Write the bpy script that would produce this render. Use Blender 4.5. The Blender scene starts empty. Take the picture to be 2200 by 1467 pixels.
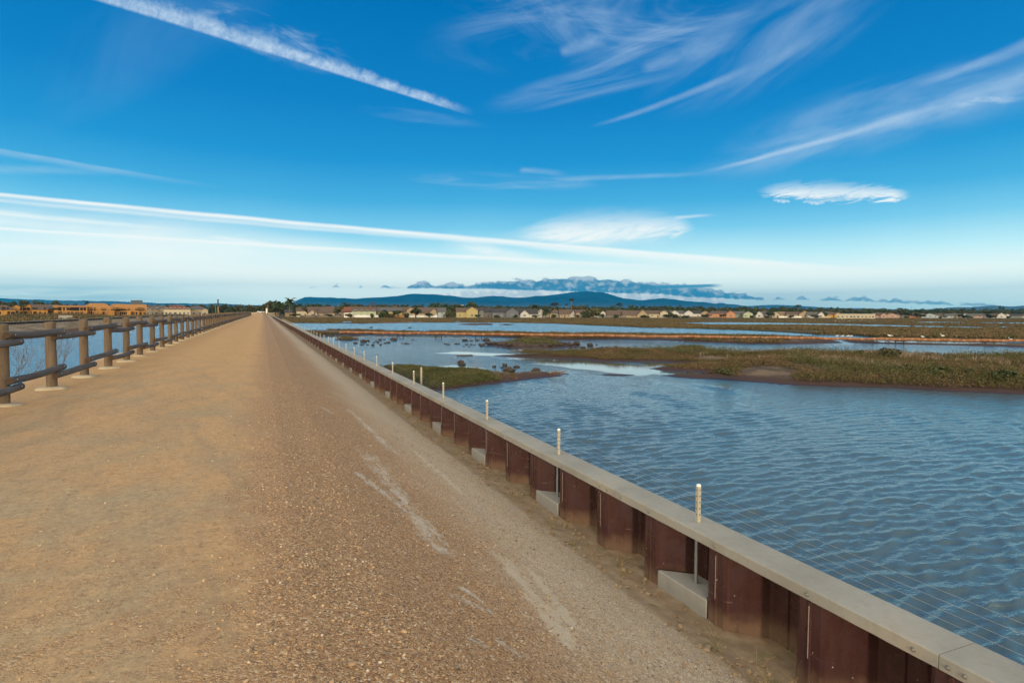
import bpy, math, random
import numpy as np
from mathutils import Matrix, Vector, noise as mnoise
R = math.radians
rng = np.random.default_rng(7)
random.seed(7)
scene = bpy.context.scene
COL = scene.collection

# ---------------------------------------------------------------- camera frame (north = along the path, +Y; east = +X; up = +Z)
F = 1300.0
CAM = np.array([0.0, 0.0, 1.5])
_up = np.array([0.0045, -1.0, -0.04853]); _up /= np.linalg.norm(_up)
_no = np.array([-535.0/F, -65.5/F, 1.0]); _no /= np.linalg.norm(_no)
_ea = np.cross(_no, _up)
RM = np.array([_ea, _no, _up])          # world = RM @ camera(x right, y down, z forward)
W = -2.8                                 # water level

def ray(px, py):
    return RM @ np.array([(px-1100.0)/F, (py-733.5)/F, 1.0])
def at(px, py, z=W):
    d = ray(px, py); t = (z-CAM[2])/d[2]
    return CAM + d*t
def at_depth(px, py, depth):             # depth along the horizontal view axis
    d = ray(px, py); h = math.hypot(d[0], d[1])
    return CAM + d*(depth/1.0)
def y_at(px, py, X):                     # Y where the view ray meets the plane x = X
    d = ray(px, py); return CAM[1] + d[1]*(X/d[0])

cam_data = bpy.data.cameras.new("camera")
cam = bpy.data.objects.new("camera", cam_data); COL.objects.link(cam)
cam_data.sensor_width = 36.0; cam_data.lens = 36.0*F/2200.0
cam_data.clip_start = 0.1; cam_data.clip_end = 60000.0
cr = RM @ np.array([1.0, 0, 0]); cd = RM @ np.array([0, 1.0, 0]); cw = RM @ np.array([0, 0, 1.0])
M = Matrix(((cr[0], -cd[0], -cw[0], CAM[0]), (cr[1], -cd[1], -cw[1], CAM[1]), (cr[2], -cd[2], -cw[2], CAM[2]), (0, 0, 0, 1)))
cam.matrix_world = M
scene.camera = cam
YAW = math.atan2(cw[0], cw[1])

scene.view_settings.view_transform = 'Standard'
scene.view_settings.look = 'None'
scene.view_settings.exposure = 0.0
scene.view_settings.gamma = 1.0
try: scene.view_settings.use_curve_mapping = False
except Exception: pass
scene.render.engine = 'CYCLES'
scene.cycles.use_denoising = True
scene.cycles.max_bounces = 6
scene.cycles.diffuse_bounces = 3
scene.cycles.glossy_bounces = 3
scene.cycles.volume_bounces = 0
scene.cycles.caustics_reflective = False
scene.cycles.caustics_refractive = False
scene.cycles.sample_clamp_indirect = 6.0

# ---------------------------------------------------------------- objects
def link(o, parent=None):
    COL.objects.link(o)
    if parent is not None: o.parent = parent
    return o
def tag(o, label=None, cat=None, group=None, kind=None):
    if label: o['label'] = label
    if cat: o['category'] = cat
    if group: o['group'] = group
    if kind: o['kind'] = kind
    return o
def empty(name, loc=(0, 0, 0), rz=0.0, scale=1.0):
    o = bpy.data.objects.new(name, None); o.empty_display_size = 0.1
    o.location = loc; o.rotation_euler = (0, 0, rz)
    o.scale = (scale,)*3 if not isinstance(scale, (tuple, list)) else scale
    return link(o)
def kids(o): return KIDS.get(o.name, [])
KIDS = {}
def copy_tree(o, parent=None):
    c = o.copy(); COL.objects.link(c); c.parent = parent
    if parent is not None: KIDS.setdefault(parent.name, []).append(c)
    for ch in list(KIDS.get(o.name, [])): copy_tree(ch, c)
    return c

class MB:
    """collects quads/tris with material slots, then becomes ONE mesh object"""
    def __init__(s): s.v = []; s.f = []; s.m = []; s.sm = []
    def add(s, vs, fs, mi=0, smooth=False):
        b = len(s.v); s.v.extend([tuple(v) for v in vs])
        for f in fs: s.f.append(tuple(b+i for i in f)); s.m.append(mi); s.sm.append(smooth)
        return s
    def box(s, c, size, mi=0, rz=0.0):
        cx, cy, cz = c; sx, sy, sz = [q/2 for q in size]
        vs = []
        for z in (-sz, sz):
            for x, y in ((-sx, -sy), (sx, -sy), (sx, sy), (-sx, sy)):
                vs.append((cx+x*math.cos(rz)-y*math.sin(rz), cy+x*math.sin(rz)+y*math.cos(rz), cz+z))
        return s.add(vs, [(3, 2, 1, 0), (4, 5, 6, 7), (0, 1, 5, 4), (1, 2, 6, 5), (2, 3, 7, 6), (3, 0, 4, 7)], mi)
    def prism(s, prof, y0, y1, mi=0, axis='y', smooth=False):
        """profile polygon (a,b) pushed from y0 to y1 along axis"""
        n = len(prof)
        if axis == 'y': vs = [(a, y0, b) for a, b in prof]+[(a, y1, b) for a, b in prof]
        elif axis == 'x': vs = [(y0, a, b) for a, b in prof]+[(y1, a, b) for a, b in prof]
        else: vs = [(a, b, y0) for a, b in prof]+[(a, b, y1) for a, b in prof]
        fs = [(i, (i+1) % n, n+(i+1) % n, n+i) for i in range(n)]
        s.add(vs, fs, mi, smooth)
        s.add(vs[:n], [tuple(range(n))[::-1]], mi); s.add(vs[n:], [tuple(range(n))], mi)
        return s
    def tube(s, pts, rad, n=8, mi=0, cap=True, capmi=None, smooth=True):
        pts = [Vector(p) for p in pts]
        if not isinstance(rad, (list, tuple)): rad = [rad]*len(pts)
        rings = []
        for i, p in enumerate(pts):
            t = (pts[min(i+1, len(pts)-1)]-pts[max(i-1, 0)]).normalized()
            a = Vector((0, 0, 1)) if abs(t.z) < 0.9 else Vector((1, 0, 0))
            u = t.cross(a).normalized(); w = t.cross(u).normalized()
            rings.append([p+(u*math.cos(2*math.pi*k/n)+w*math.sin(2*math.pi*k/n))*rad[i] for k in range(n)])
        vs = [v for r in rings for v in r]
        fs = [(i*n+k, i*n+(k+1) % n, (i+1)*n+(k+1) % n, (i+1)*n+k) for i in range(len(pts)-1) for k in range(n)]
        s.add(vs, fs, mi, smooth)
        if cap:
            cm = mi if capmi is None else capmi
            s.add(rings[0], [tuple(range(n))[::-1]], cm); s.add(rings[-1], [tuple(range(n))], cm)
        return s
    def lathe(s, prof, n=16, mi=0, c=(0, 0), smooth=True):
        vs = [(c[0]+r*math.cos(2*math.pi*k/n), c[1]+r*math.sin(2*math.pi*k/n), z) for r, z in prof for k in range(n)]
        fs = [(i*n+k, i*n+(k+1) % n, (i+1)*n+(k+1) % n, (i+1)*n+k) for i in range(len(prof)-1) for k in range(n)]
        s.add(vs, fs, mi, smooth)
        s.add(vs[:n], [tuple(range(n))[::-1]], mi); s.add(vs[-n:], [tuple(range(n))], mi)
        return s
    def mesh(s, name, mats):
        me = bpy.data.meshes.new(name)
        me.from_pydata(s.v, [], s.f)
        for m in (mats if isinstance(mats, (list, tuple)) else [mats]): me.materials.append(m)
        me.polygons.foreach_set('material_index', s.m)
        me.polygons.foreach_set('use_smooth', s.sm)
        me.update()
        return me
    def build(s, name, mats, parent=None):
        o = bpy.data.objects.new(name, s.mesh(name, mats)); link(o, parent)
        if parent is not None: KIDS.setdefault(parent.name, []).append(o)
        return o

def np_mesh(name, verts, faces, mat, smooth=False, mats=None, mi=None, parent=None):
    verts = np.asarray(verts, np.float32); faces = np.asarray(faces, np.int32)
    k = faces.shape[1]
    me = bpy.data.meshes.new(name)
    me.vertices.add(len(verts)); me.vertices.foreach_set('co', verts.ravel())
    me.loops.add(faces.size); me.loops.foreach_set('vertex_index', faces.ravel())
    me.polygons.add(len(faces))
    me.polygons.foreach_set('loop_start', np.arange(0, faces.size, k, dtype=np.int32))
    me.polygons.foreach_set('loop_total', np.full(len(faces), k, np.int32))
    for m in (mats or [mat]): me.materials.append(m)
    if mi is not None: me.polygons.foreach_set('material_index', np.asarray(mi, np.int32))
    me.polygons.foreach_set('use_smooth', np.full(len(faces), smooth, bool))
    me.update(calc_edges=True); me.validate()
    o = bpy.data.objects.new(name, me); link(o, parent)
    if parent is not None: KIDS.setdefault(parent.name, []).append(o)
    return o
def grid_faces(nu, nv):
    i, j = np.meshgrid(np.arange(nu-1), np.arange(nv-1), indexing='ij')
    a = (i*nv+j).ravel()
    return np.stack([a, a+nv, a+nv+1, a+1], 1)
def vnoise(X, Y, seed=0):
    """smooth value noise on arrays"""
    xi = np.floor(X).astype(np.int64); yi = np.floor(Y).astype(np.int64)
    fx = X-xi; fy = Y-yi; fx = fx*fx*(3-2*fx); fy = fy*fy*(3-2*fy)
    def h(a, b):
        n = (a*374761393+b*668265263+seed*974634777) & 0x7fffffff
        n = ((n ^ (n >> 13))*1274126177) & 0x7fffffff
        return ((n ^ (n >> 16)) & 0xffff)/65535.0
    return (h(xi, yi)*(1-fx)+h(xi+1, yi)*fx)*(1-fy)+(h(xi, yi+1)*(1-fx)+h(xi+1, yi+1)*fx)*fy
def fbm(X, Y, o=4, seed=0):
    s = 0; a = 0.5
    for k in range(o): s = s+a*(vnoise(X*2**k+17.3*k, Y*2**k-9.1*k, seed+k)-0.5)*2; a *= 0.5
    return s
def smoothstep(a, b, x):
    t = np.clip((x-a)/(b-a), 0, 1); return t*t*(3-2*t)

# ---------------------------------------------------------------- node helper
class NT:
    def __init__(s, nt): s.nt = nt; s.k = 0
    def n(s, typ, **kw):
        nd = s.nt.nodes.new(typ); s.k += 1; nd.location = ((s.k % 12)*180, -(s.k//12)*200)
        for a, v in kw.items(): setattr(nd, a, v)
        return nd
    def put(s, sock, v):
        if v is None: return
        if hasattr(v, 'is_linked') and hasattr(v, 'node'): s.nt.links.new(v, sock)
        else:
            try: sock.default_value = v
            except Exception:
                try: sock.default_value = tuple(v)+(1.0,)
                except Exception: sock.default_value = (v,)*3
    def m(s, op, a, b=None, c=None, clamp=False):
        nd = s.n('ShaderNodeMath', operation=op, use_clamp=clamp)
        for i, v in enumerate((a, b, c)): s.put(nd.inputs[i], v)
        return nd.outputs[0]
    def add(s, a, b): return s.m('ADD', a, b)
    def sub(s, a, b): return s.m('SUBTRACT', a, b)
    def mul(s, a, b): return s.m('MULTIPLY', a, b)
    def mx(s, a, b): return s.m('MAXIMUM', a, b)
    def smooth(s, x, a, b):
        nd = s.n('ShaderNodeMapRange', interpolation_type='SMOOTHSTEP')
        s.put(nd.inputs['Value'], x); s.put(nd.inputs['From Min'], a); s.put(nd.inputs['From Max'], b)
        return nd.outputs[0]
    def lin(s, x, a, b, c=0.0, d=1.0):
        nd = s.n('ShaderNodeMapRange'); s.put(nd.inputs['Value'], x)
        for k, v in (('From Min', a), ('From Max', b), ('To Min', c), ('To Max', d)): s.put(nd.inputs[k], v)
        return nd.outputs[0]
    def dot(s, a, b):
        nd = s.n('ShaderNodeVectorMath', operation='DOT_PRODUCT'); s.put(nd.inputs[0], a); s.put(nd.inputs[1], b); return nd.outputs['Value']
    def vmul(s, a, b):
        nd = s.n('ShaderNodeVectorMath', operation='MULTIPLY'); s.put(nd.inputs[0], a); s.put(nd.inputs[1], b); return nd.outputs[0]
    def vadd(s, a, b):
        nd = s.n('ShaderNodeVectorMath', operation='ADD'); s.put(nd.inputs[0], a); s.put(nd.inputs[1], b); return nd.outputs[0]
    def xyz(s, x=0.0, y=0.0, z=0.0):
        nd = s.n('ShaderNodeCombineXYZ')
        for i, v in enumerate((x, y, z)): s.put(nd.inputs[i], v)
        return nd.outputs[0]
    def sep(s, v):
        nd = s.n('ShaderNodeSeparateXYZ'); s.put(nd.inputs[0], v); return nd.outputs
    def rot(s, v, ang, scale=(1, 1, 1)):
        nd = s.n('ShaderNodeMapping', vector_type='POINT'); s.put(nd.inputs[0], v)
        nd.inputs['Rotation'].default_value = (0, 0, ang); nd.inputs['Scale'].default_value = scale
        return nd.outputs[0]
    def noise(s, v, scale=1.0, detail=4.0, rough=0.55, dist=0.0, col=False):
        nd = s.n('ShaderNodeTexNoise'); s.put(nd.inputs['Vector'], v)
        for k, q in (('Scale', scale), ('Detail', detail), ('Roughness', rough), ('Distortion', dist)): s.put(nd.inputs[k], q)
        return nd.outputs['Color' if col else 0]
    def vor(s, v, scale=1.0, feature='F1', rnd=1.0):
        nd = s.n('ShaderNodeTexVoronoi', feature=feature); s.put(nd.inputs['Vector'], v)
        s.put(nd.inputs['Scale'], scale)
        if 'Randomness' in nd.inputs: s.put(nd.inputs['Randomness'], rnd)
        return nd.outputs
    def ramp(s, fac, stops, interp='LINEAR'):
        nd = s.n('ShaderNodeValToRGB'); s.put(nd.inputs[0], fac); cr = nd.color_ramp; cr.interpolation = interp
        while len(cr.elements) < len(stops): cr.elements.new(0.5)
        for e, (p, c) in zip(cr.elements, stops):
            e.position = p; e.color = (c, c, c, 1) if isinstance(c, (int, float)) else tuple(c)+(1,)
        return nd.outputs[0]
    def mix(s, f, a, b, blend='MIX'):
        nd = s.n('ShaderNodeMix', data_type='RGBA', blend_type=blend)
        s.put(nd.inputs[0], f)
        for i, v in ((6, a), (7, b)):
            if isinstance(v, (tuple, list)) and len(v) == 3: v = tuple(v)+(1.0,)
            if isinstance(v, (int, float)): v = (v, v, v, 1.0)
            s.put(nd.inputs[i], v)
        return nd.outputs[2]
    def bump(s, h, strength=0.5, dist=0.01, normal=None):
        nd = s.n('ShaderNodeBump'); s.put(nd.inputs['Height'], h); s.put(nd.inputs['Strength'], strength); s.put(nd.inputs['Distance'], dist)
        if normal is not None: s.put(nd.inputs['Normal'], normal)
        return nd.outputs[0]
    def seg(s, u, v, p1, p2, bow=0.0):
        """coordinates along (0..1) and across a segment in a plane"""
        dx, dy = p2[0]-p1[0], p2[1]-p1[1]; L = math.hypot(dx, dy); ex, ey = dx/L, dy/L
        a = s.add(s.mul(u, ex/L), s.add(s.mul(v, ey/L), -(p1[0]*ex+p1[1]*ey)/L))
        t = s.add(s.mul(u, -ey), s.add(s.mul(v, ex), p1[0]*ey-p1[1]*ex))
        if bow: t = s.sub(t, s.mul(s.mul(a, s.sub(1.0, a)), bow))
        return a, t, L

def new_mat(name):
    m = bpy.data.materials.new(name); m.use_nodes = True
    nt = m.node_tree; nt.nodes.clear()
    N = NT(nt); out = N.n('ShaderNodeOutputMaterial'); b = N.n('ShaderNodeBsdfPrincipled')
    nt.links.new(b.outputs[0], out.inputs[0])
    return m, N, b
def setp(N, b, color=None, rough=None, normal=None, metal=None, spec=None, ior=None):
    if color is not None:
        if isinstance(color, (tuple, list)): color = tuple(color)+(1.0,) if len(color) == 3 else color
        N.put(b.inputs['Base Color'], color)
    N.put(b.inputs['Roughness'], rough); N.put(b.inputs['Normal'], normal); N.put(b.inputs['Metallic'], metal)
    N.put(b.inputs['Specular IOR Level'], spec); N.put(b.inputs['IOR'], ior)
_mats = {}
def simple(name, col, rough=0.8, var=0.15, scale=6.0, bump=0.0, metal=0.0, spec=0.3):
    if name in _mats: return _mats[name]
    m, N, b = new_mat(name)
    co = N.n('ShaderNodeTexCoord').outputs['Object']
    n1 = N.noise(co, scale, 5, 0.6)
    c = N.mix(n1, [q*(1-var) for q in col], [min(1, q*(1+var)) for q in col])
    nb = N.bump(n1, bump, 0.02) if bump else None
    setp(N, b, c, rough, nb, metal, spec)
    _mats[name] = m; return m
# ================================================================= SKY, SUN
SUN_EL, SUN_AZ_FROM = R(9.0), R(180.0+22.0)      # sun stands behind the camera, slightly to its left
world = bpy.data.worlds.new("World"); scene.world = world; world.use_nodes = True
wt = world.node_tree; wt.nodes.clear(); N = NT(wt)
wout = N.n('ShaderNodeOutputWorld'); bg = N.n('ShaderNodeBackground'); wt.links.new(bg.outputs[0], wout.inputs[0])
skyt = N.n('ShaderNodeTexSky', sky_type='NISHITA', sun_disc=False)
skyt.sun_elevation = SUN_EL; skyt.sun_rotation = SUN_AZ_FROM; skyt.air_density = 1.0; skyt.dust_density = 0.6; skyt.ozone_density = 2.0
D = N.n('ShaderNodeTexCoord').outputs['Generated']
fwd = (math.sin(YAW), math.cos(YAW), 0.0); rgt = (math.cos(YAW), -math.sin(YAW), 0.0)
df = N.dot(D, fwd); dz = N.sep(D)[2]
front = N.smooth(df, 0.02, 0.35)
dfs = N.mx(df, 0.02)
U = N.m('DIVIDE', N.dot(D, rgt), dfs); V = N.m('DIVIDE', dz, dfs)
def uv(px, py):
    d = ray(px, py); a = d[0]*fwd[0]+d[1]*fwd[1]
    return ((d[0]*rgt[0]+d[1]*rgt[1])/a, d[2]/a)
PX = 1.0/F
UV = N.xyz(U, V, 0.0)
n_mid = None
n_big = N.noise(UV, 3.0, 2, 0.5)
class _Cover:
    def __init__(s): s.cov = None; s.k = 0
    def append(s, q):
        s.k += 1
        s.cov = q if s.cov is None else N.sub(N.add(s.cov, q), N.mul(s.cov, q))
    def __len__(s): return s.k
masks = _Cover()
WN, WU, WV, groups = N, U, V, []
def group_open(name):
    global N, U, V, n_mid, masks
    g = bpy.data.node_groups.new(name, 'ShaderNodeTree')
    for q in ('U', 'V'): g.interface.new_socket(q, in_out='INPUT', socket_type='NodeSocketFloat')
    g.interface.new_socket('Cover', in_out='OUTPUT', socket_type='NodeSocketFloat')
    N = NT(g); gi = N.n('NodeGroupInput'); U, V = gi.outputs[0], gi.outputs[1]
    n_mid = N.noise(N.xyz(U, V, 0.0), 9.0, 3, 0.6); masks = _Cover(); return g
def group_close(g):
    global N, U, V
    go = N.n('NodeGroupOutput'); g.links.new(masks.cov, go.inputs[0])
    groups.append(g); N, U, V = WN, WU, WV
def wob(amp): return N.mul(N.sub(n_mid, 0.5), amp)
def streak(p1, p2, w1, w2, k, bow=0.0, up=1.0, dn=1.0, fade=(0.0, 0.08, 0.8, 1.0), fib=0.5, fs=(3.0, 60.0), wobble=6, soft=True):
    """a wisp of cirrus or a contrail along a line of the sky"""
    a, t, L = N.seg(U, V, uv(*p1), uv(*p2), bow*PX)
    t = N.add(t, wob(wobble*PX))
    w = N.mx(N.lin(a, 0, 1, w1*PX, w2*PX), 0.3*PX)
    tn = N.m('DIVIDE', t, w)
    pos = N.smooth(tn, up, 0.0); neg = N.smooth(tn, -dn, 0.0)
    prof = N.m('MINIMUM', pos, neg)
    if fade[1] > fade[0]: prof = N.mul(prof, N.smooth(a, fade[0], fade[1]))
    prof = N.mul(prof, N.smooth(a, fade[3], fade[2]))
    fn = N.noise(N.xyz(N.mul(a, L*fs[0]*4), N.mul(t, fs[1]), 0.37*len(masks)), 1.0, 3, 0.6, 0.4)
    prof = N.mul(prof, N.lin(fn, 0.25, 0.75, 1.0-fib, 1.0+fib*0.35))
    masks.append(N.mul(prof, k))
def patch(c, rx, ry, ang, k, lo=0.35, hi=0.75, sc=(8, 40), seed=0.0, dist=0.6):
    """a fibrous patch of high cloud"""
    cu, cv = uv(*c); ca, sa = math.cos(ang), math.sin(ang)
    x = N.sub(U, cu); y = N.sub(V, cv)
    a = N.add(N.mul(x, ca), N.mul(y, sa)); t = N.add(N.mul(x, -sa), N.mul(y, ca))
    q = N.add(N.m('POWER', N.mul(a, 1/(rx*PX)), 2.0), N.m('POWER', N.mul(t, 1/(ry*PX)), 2.0))
    e = N.smooth(q, 1.0, 0.0)
    fn = N.noise(N.xyz(N.mul(a, sc[0]), N.mul(t, sc[1]), seed), 1.0, 4, 0.6, dist)
    masks.append(N.mul(N.mul(e, N.smooth(fn, lo, hi)), k))
# broken, fluffy contrail at upper left
gr = group_open('contrail')
a1, t1, L1 = N.seg(U, V, uv(190, -14), uv(1025, 248), 4*PX)
puff = N.noise(N.xyz(N.mul(a1, 26), N.mul(t1, 30), 0.0), 1.0, 5, 0.68, 0.7)
puff2 = N.noise(N.xyz(N.mul(a1, 60), N.mul(t1, 75), 4.0), 1.0, 4, 0.65, 0.5)
wU = N.mul(N.lin(a1, 0, 1, 46*PX, 15*PX), N.lin(puff, 0.25, 0.75, 0.55, 1.25))
wL = N.lin(a1, 0, 1, 13*PX, 7*PX)
core = N.m('MINIMUM', N.smooth(N.m('DIVIDE', t1, wU), 1.0, 0.15), N.smooth(N.m('DIVIDE', t1, wL), -1.0, -0.35))
core = N.mul(N.mul(core, N.smooth(a1, 1.0, 0.86)), N.mul(N.lin(puff, 0.28, 0.62, 0.45, 0.95), N.lin(puff2, 0.25, 0.7, 0.4, 1.1)))
masks.append(N.mul(core, 0.80))
patch((560, 75), 250, 55, -0.30, 0.45, 0.45, 0.75, (9, 26), 2.2)
patch((640, 95), 120, 35, -0.30, 0.35, 0.42, 0.75, (14, 30), 6.2)
patch((905, 252), 150, 18, -0.12, 0.12, 0.35, 0.7, (6, 50), 3.1)
group_close(gr)
# long contrails low on the left
gr = group_open('long_contrails')
streak((-60, 411), (2040, 592), 6, 9, 0.98, bow=-34, up=0.9, dn=1.6, fade=(0, 0.0, 0.75, 1.0), fib=0.22, fs=(2, 140), wobble=4)
streak((1080, 525), (1960, 592), 6, 24, 0.55, bow=-10, up=0.6, dn=1.3, fade=(0, 0.15, 0.7, 1.0), fib=0.25, fs=(2, 80), wobble=4)
streak((-60, 424), (1150, 530), 8, 6, 0.55, bow=-16, fade=(0, 0.0, 0.6, 1.0), fib=0.4, fs=(2, 120), wobble=5)
streak((-60, 486), (1560, 580), 5, 7, 0.92, bow=-14, up=0.8, dn=1.5, fade=(0, 0.0, 0.7, 1.0), fib=0.25, fs=(2, 120), wobble=4)
streak((-60, 451), (420, 497), 11, 6, 0.75, bow=-6, fade=(0, 0.0, 0.5, 1.0), fib=0.4, fs=(3, 90), wobble=6)
streak((-60, 470), (300, 500), 14, 10, 0.4, fade=(0, 0.0, 0.4, 1.0), fib=0.5, fs=(3, 90), wobble=6)
streak((430, 505), (850, 562), 7, 4, 0.55, fade=(0, 0.15, 0.5, 1.0), fib=0.4, fs=(3, 90), wobble=5)
streak((-60, 524), (620, 562), 10, 12, 0.4, fade=(0, 0.0, 0.5, 1.0), fib=0.5, fs=(3, 60))
patch((150, 520), 760, 95, -0.06, 0.72, 0.05, 0.75, (1.4, 9), 4.4, 0.6)
patch((620, 560), 640, 60, -0.08, 0.62, 0.05, 0.75, (1.4, 9), 6.4, 0.6)
streak((-60, 312), (520, 408), 12, 6, 0.22, bow=-8, up=0.5, dn=1.5, fade=(0, 0.0, 0.3, 1.0), fib=0.4, fs=(3, 60))
streak((-60, 362), (330, 372), 16, 10, 0.16, fade=(0, 0.0, 0.3, 1.0), fib=0.6, fs=(3, 60))
streak((940, 520), (1300, 585), 34, 10, 0.75, bow=-10, fade=(0, 0.25, 0.4, 1.0), fib=0.6, fs=(4, 60), wobble=14)
group_close(gr)
# cirrus across the top and right
gr = group_open('cirrus')
patch((1300, 40), 420, 110, 0.16, 0.34, 0.36, 0.72, (3.2, 10), 1.0, 1.2)
patch((1420, 85), 240, 40, 0.35, 0.30, 0.36, 0.7, (4, 22), 7.0, 1.0)
patch((1150, 30), 240, 60, -0.30, 0.26, 0.4, 0.75, (5, 14), 9.0, 1.5)
group_close(gr); gr = group_open('cirrus_right')
patch((1660, 80), 330, 110, 0.50, 0.24, 0.34, 0.72, (2.6, 14), 4.0, 0.8)
patch((1270, 180), 260, 40, 0.22, 0.22, 0.4, 0.7, (3, 26), 5.5, 0.6)
streak((1200, 116), (1330, 62), 16, 30, 0.26, bow=-14, fade=(0, 0.1, 0.5, 1.0), fib=0.6, fs=(5, 60), wobble=10)
streak((1372, 152), (1620, 60), 18, 44, 0.24, bow=-8, fade=(0, 0.12, 0.5, 1.0), fib=0.6, fs=(5, 40), wobble=10)
streak((1255, 276), (1640, 130), 6, 14, 0.28, bow=-42, fade=(0, 0.3, 0.7, 1.0), fib=0.45, fs=(4, 70), wobble=5)
streak((1470, 226), (1860, 20), 12, 34, 0.15, bow=-20, fade=(0, 0.3, 0.6, 1.0), fib=0.5, fs=(4, 50), wobble=8)
streak((1405, 388), (2290, 150), 14, 96, 0.17, bow=-56, fade=(0, 0.35, 0.95, 1.4), fib=0.75, fs=(3, 34), wobble=10)
streak((1480, 380), (2290, 130), 5, 28, 0.18, bow=-44, fade=(0, 0.2, 0.95, 1.4), fib=0.6, fs=(3, 60), wobble=6)
streak((1480, 376), (2020, 225), 5, 12, 0.26, bow=-30, fade=(0, 0.3, 0.8, 1.0), fib=0.5, fs=(3, 60), wobble=5)
group_close(gr); gr = group_open('cirrus_low')
streak((1820, 290), (2290, 160), 12, 44, 0.22, bow=-22, fade=(0, 0.25, 0.95, 1.4), fib=0.7, fs=(4, 50), wobble=8)
patch((2120, 218), 90, 16, 0.12, 0.35, 0.36, 0.62, (14, 60), 1.3)
patch((1880, 250), 420, 90, 0.30, 0.26, 0.36, 0.72, (2.0, 16), 8.0, 0.8)
streak((1950, 190), (2290, 60), 8, 26, 0.28, bow=-24, fade=(0, 0.3, 0.95, 1.4), fib=0.5, fs=(4, 50), wobble=8)
patch((1080, 390), 220, 22, -0.03, 0.26, 0.35, 0.7, (5, 40), 2.6)
streak((1112, 366), (1230, 378), 9, 10, 0.22, bow=10, fade=(0, 0.1, 0.5, 1.0), fib=0.6, fs=(8, 70), wobble=10)
streak((1180, 386), (1560, 372), 10, 6, 0.2, fade=(0, 0.2, 0.5, 1.0), fib=0.6, fs=(5, 60))
group_close(gr)
gr = group_open('lens_clouds')
# the lens-shaped cloud and its neighbours
def lens(pl, pr, hu, hd, k, seed, tilt=0.0):
    a, t, L = N.seg(U, V, uv(*pl), uv(*pr))
    fib = N.noise(N.xyz(N.mul(a, 5), N.add(N.mul(t, 85), N.mul(a, -4)), seed), 1.0, 5, 0.66, 0.8)
    env = N.m('POWER', N.m('MULTIPLY', N.mul(a, N.sub(1.0, a)), 4.0, None, True), 0.6)
    t2 = N.add(t, N.mul(N.sub(fib, 0.5), 46*PX*min(1.0, hu/24)))
    up = N.smooth(N.m('DIVIDE', t2, N.add(N.mul(env, hu*PX), 1e-5)), 1.0, -0.1); dn = N.smooth(N.m('DIVIDE', t2, N.add(N.mul(env, hd*PX), 1e-5)), -1.0, -0.3)
    mm = N.mul(N.m('MINIMUM', up, dn), N.mul(N.smooth(a, 0.0, 0.22), N.smooth(a, 1.0, 0.86)))
    masks.append(N.mul(N.mul(mm, N.lin(fib, 0.3, 0.62, 0.30, 1.05)), k))
lens((1618, 410), (1962, 416), 27, 24, 0.97, 1.0)
lens((1658, 430), (1700, 433), 6, 5, 0.6, 2.0)
lens((1720, 433), (1775, 437), 7, 5, 0.5, 3.0)
lens((1100, 504), (1500, 486), 54, 34, 0.92, 5.0)
streak((1440, 468), (1550, 462), 6, 5, 0.5, fade=(0, 0.2, 0.4, 1.0), fib=0.5, fs=(5, 60))
patch((1280, 505), 230, 34, 0.02, 0.5, 0.3, 0.7, (5, 24), 3.3)
streak((2005, 572), (2160, 588), 5, 6, 0.55, fade=(0, 0.2, 0.5, 1.0), fib=0.4, fs=(4, 80))
patch((300, 90), 420, 120, 0.5, 0.07, 0.3, 0.8, (3, 6), 3.7)
group_close(gr)
covers = []
for g in groups:
    gn = N.n('ShaderNodeGroup'); gn.node_tree = g; N.put(gn.inputs[0], U); N.put(gn.inputs[1], V); covers.append(gn.outputs[0])
el = N.mul(N.m('ARCSINE', dz), 180/math.pi)
bx_ = N.m('EXPONENT', N.mul(N.mx(el, 1.8), -0.26))
boost = N.xyz(N.add(1.0, N.mul(bx_, 1.85)), N.add(1.0, N.mul(bx_, 1.7)), N.add(1.0, N.mul(bx_, 1.2)))      # the low sky is seen through kilometres of air
def emit(c, k=None):
    nd = N.n('ShaderNodeBackground'); c_ = N.n('ShaderNodeMix', data_type='RGBA', blend_type='MULTIPLY'); c_.inputs[0].default_value = 1.0; N.put(c_.inputs[6], tuple(c)+(1.0,) if isinstance(c, tuple) else c); N.put(c_.inputs[7], boost); N.put(nd.inputs[0], c_.outputs[2]); return nd.outputs[0]
def over(f, a, b):
    nd = N.n('ShaderNodeMixShader'); N.put(nd.inputs[0], f); N.nt.links.new(a, nd.inputs[1]); N.nt.links.new(b, nd.inputs[2]); return nd.outputs[0]
# clear sky, by height above the horizon
elj = N.add(el, N.mul(N.sub(n_big, 0.5), 1.2))
base = N.ramp(N.lin(elj, 0, 40), [(0.0, (0.56, 0.84, 0.92)), (0.04, (0.83, 0.97, 0.99)), (0.085, (0.90, 1.0, 1.0)), (0.135, (0.54, 0.86, 0.97)), (0.19, (0.22, 0.62, 0.88)),
    (0.25, (0.075, 0.44, 0.78)), (0.34, (0.018, 0.305, 0.68)), (0.46, (0.006, 0.22, 0.58)), (0.68, (0.0, 0.155, 0.46)), (1.0, (0.0, 0.115, 0.37))])
cloudcol = N.ramp(N.lin(el, 0, 30), [(0.0, (0.96, 1.0, 1.0)), (0.3, (0.96, 1.0, 1.0)), (0.5, (0.74, 0.86, 0.97)), (1.0, (0.56, 0.74, 0.92))])
skyc = emit(base)
white = emit(cloudcol)
for q in covers: skyc = over(q, skyc, white)
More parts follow.
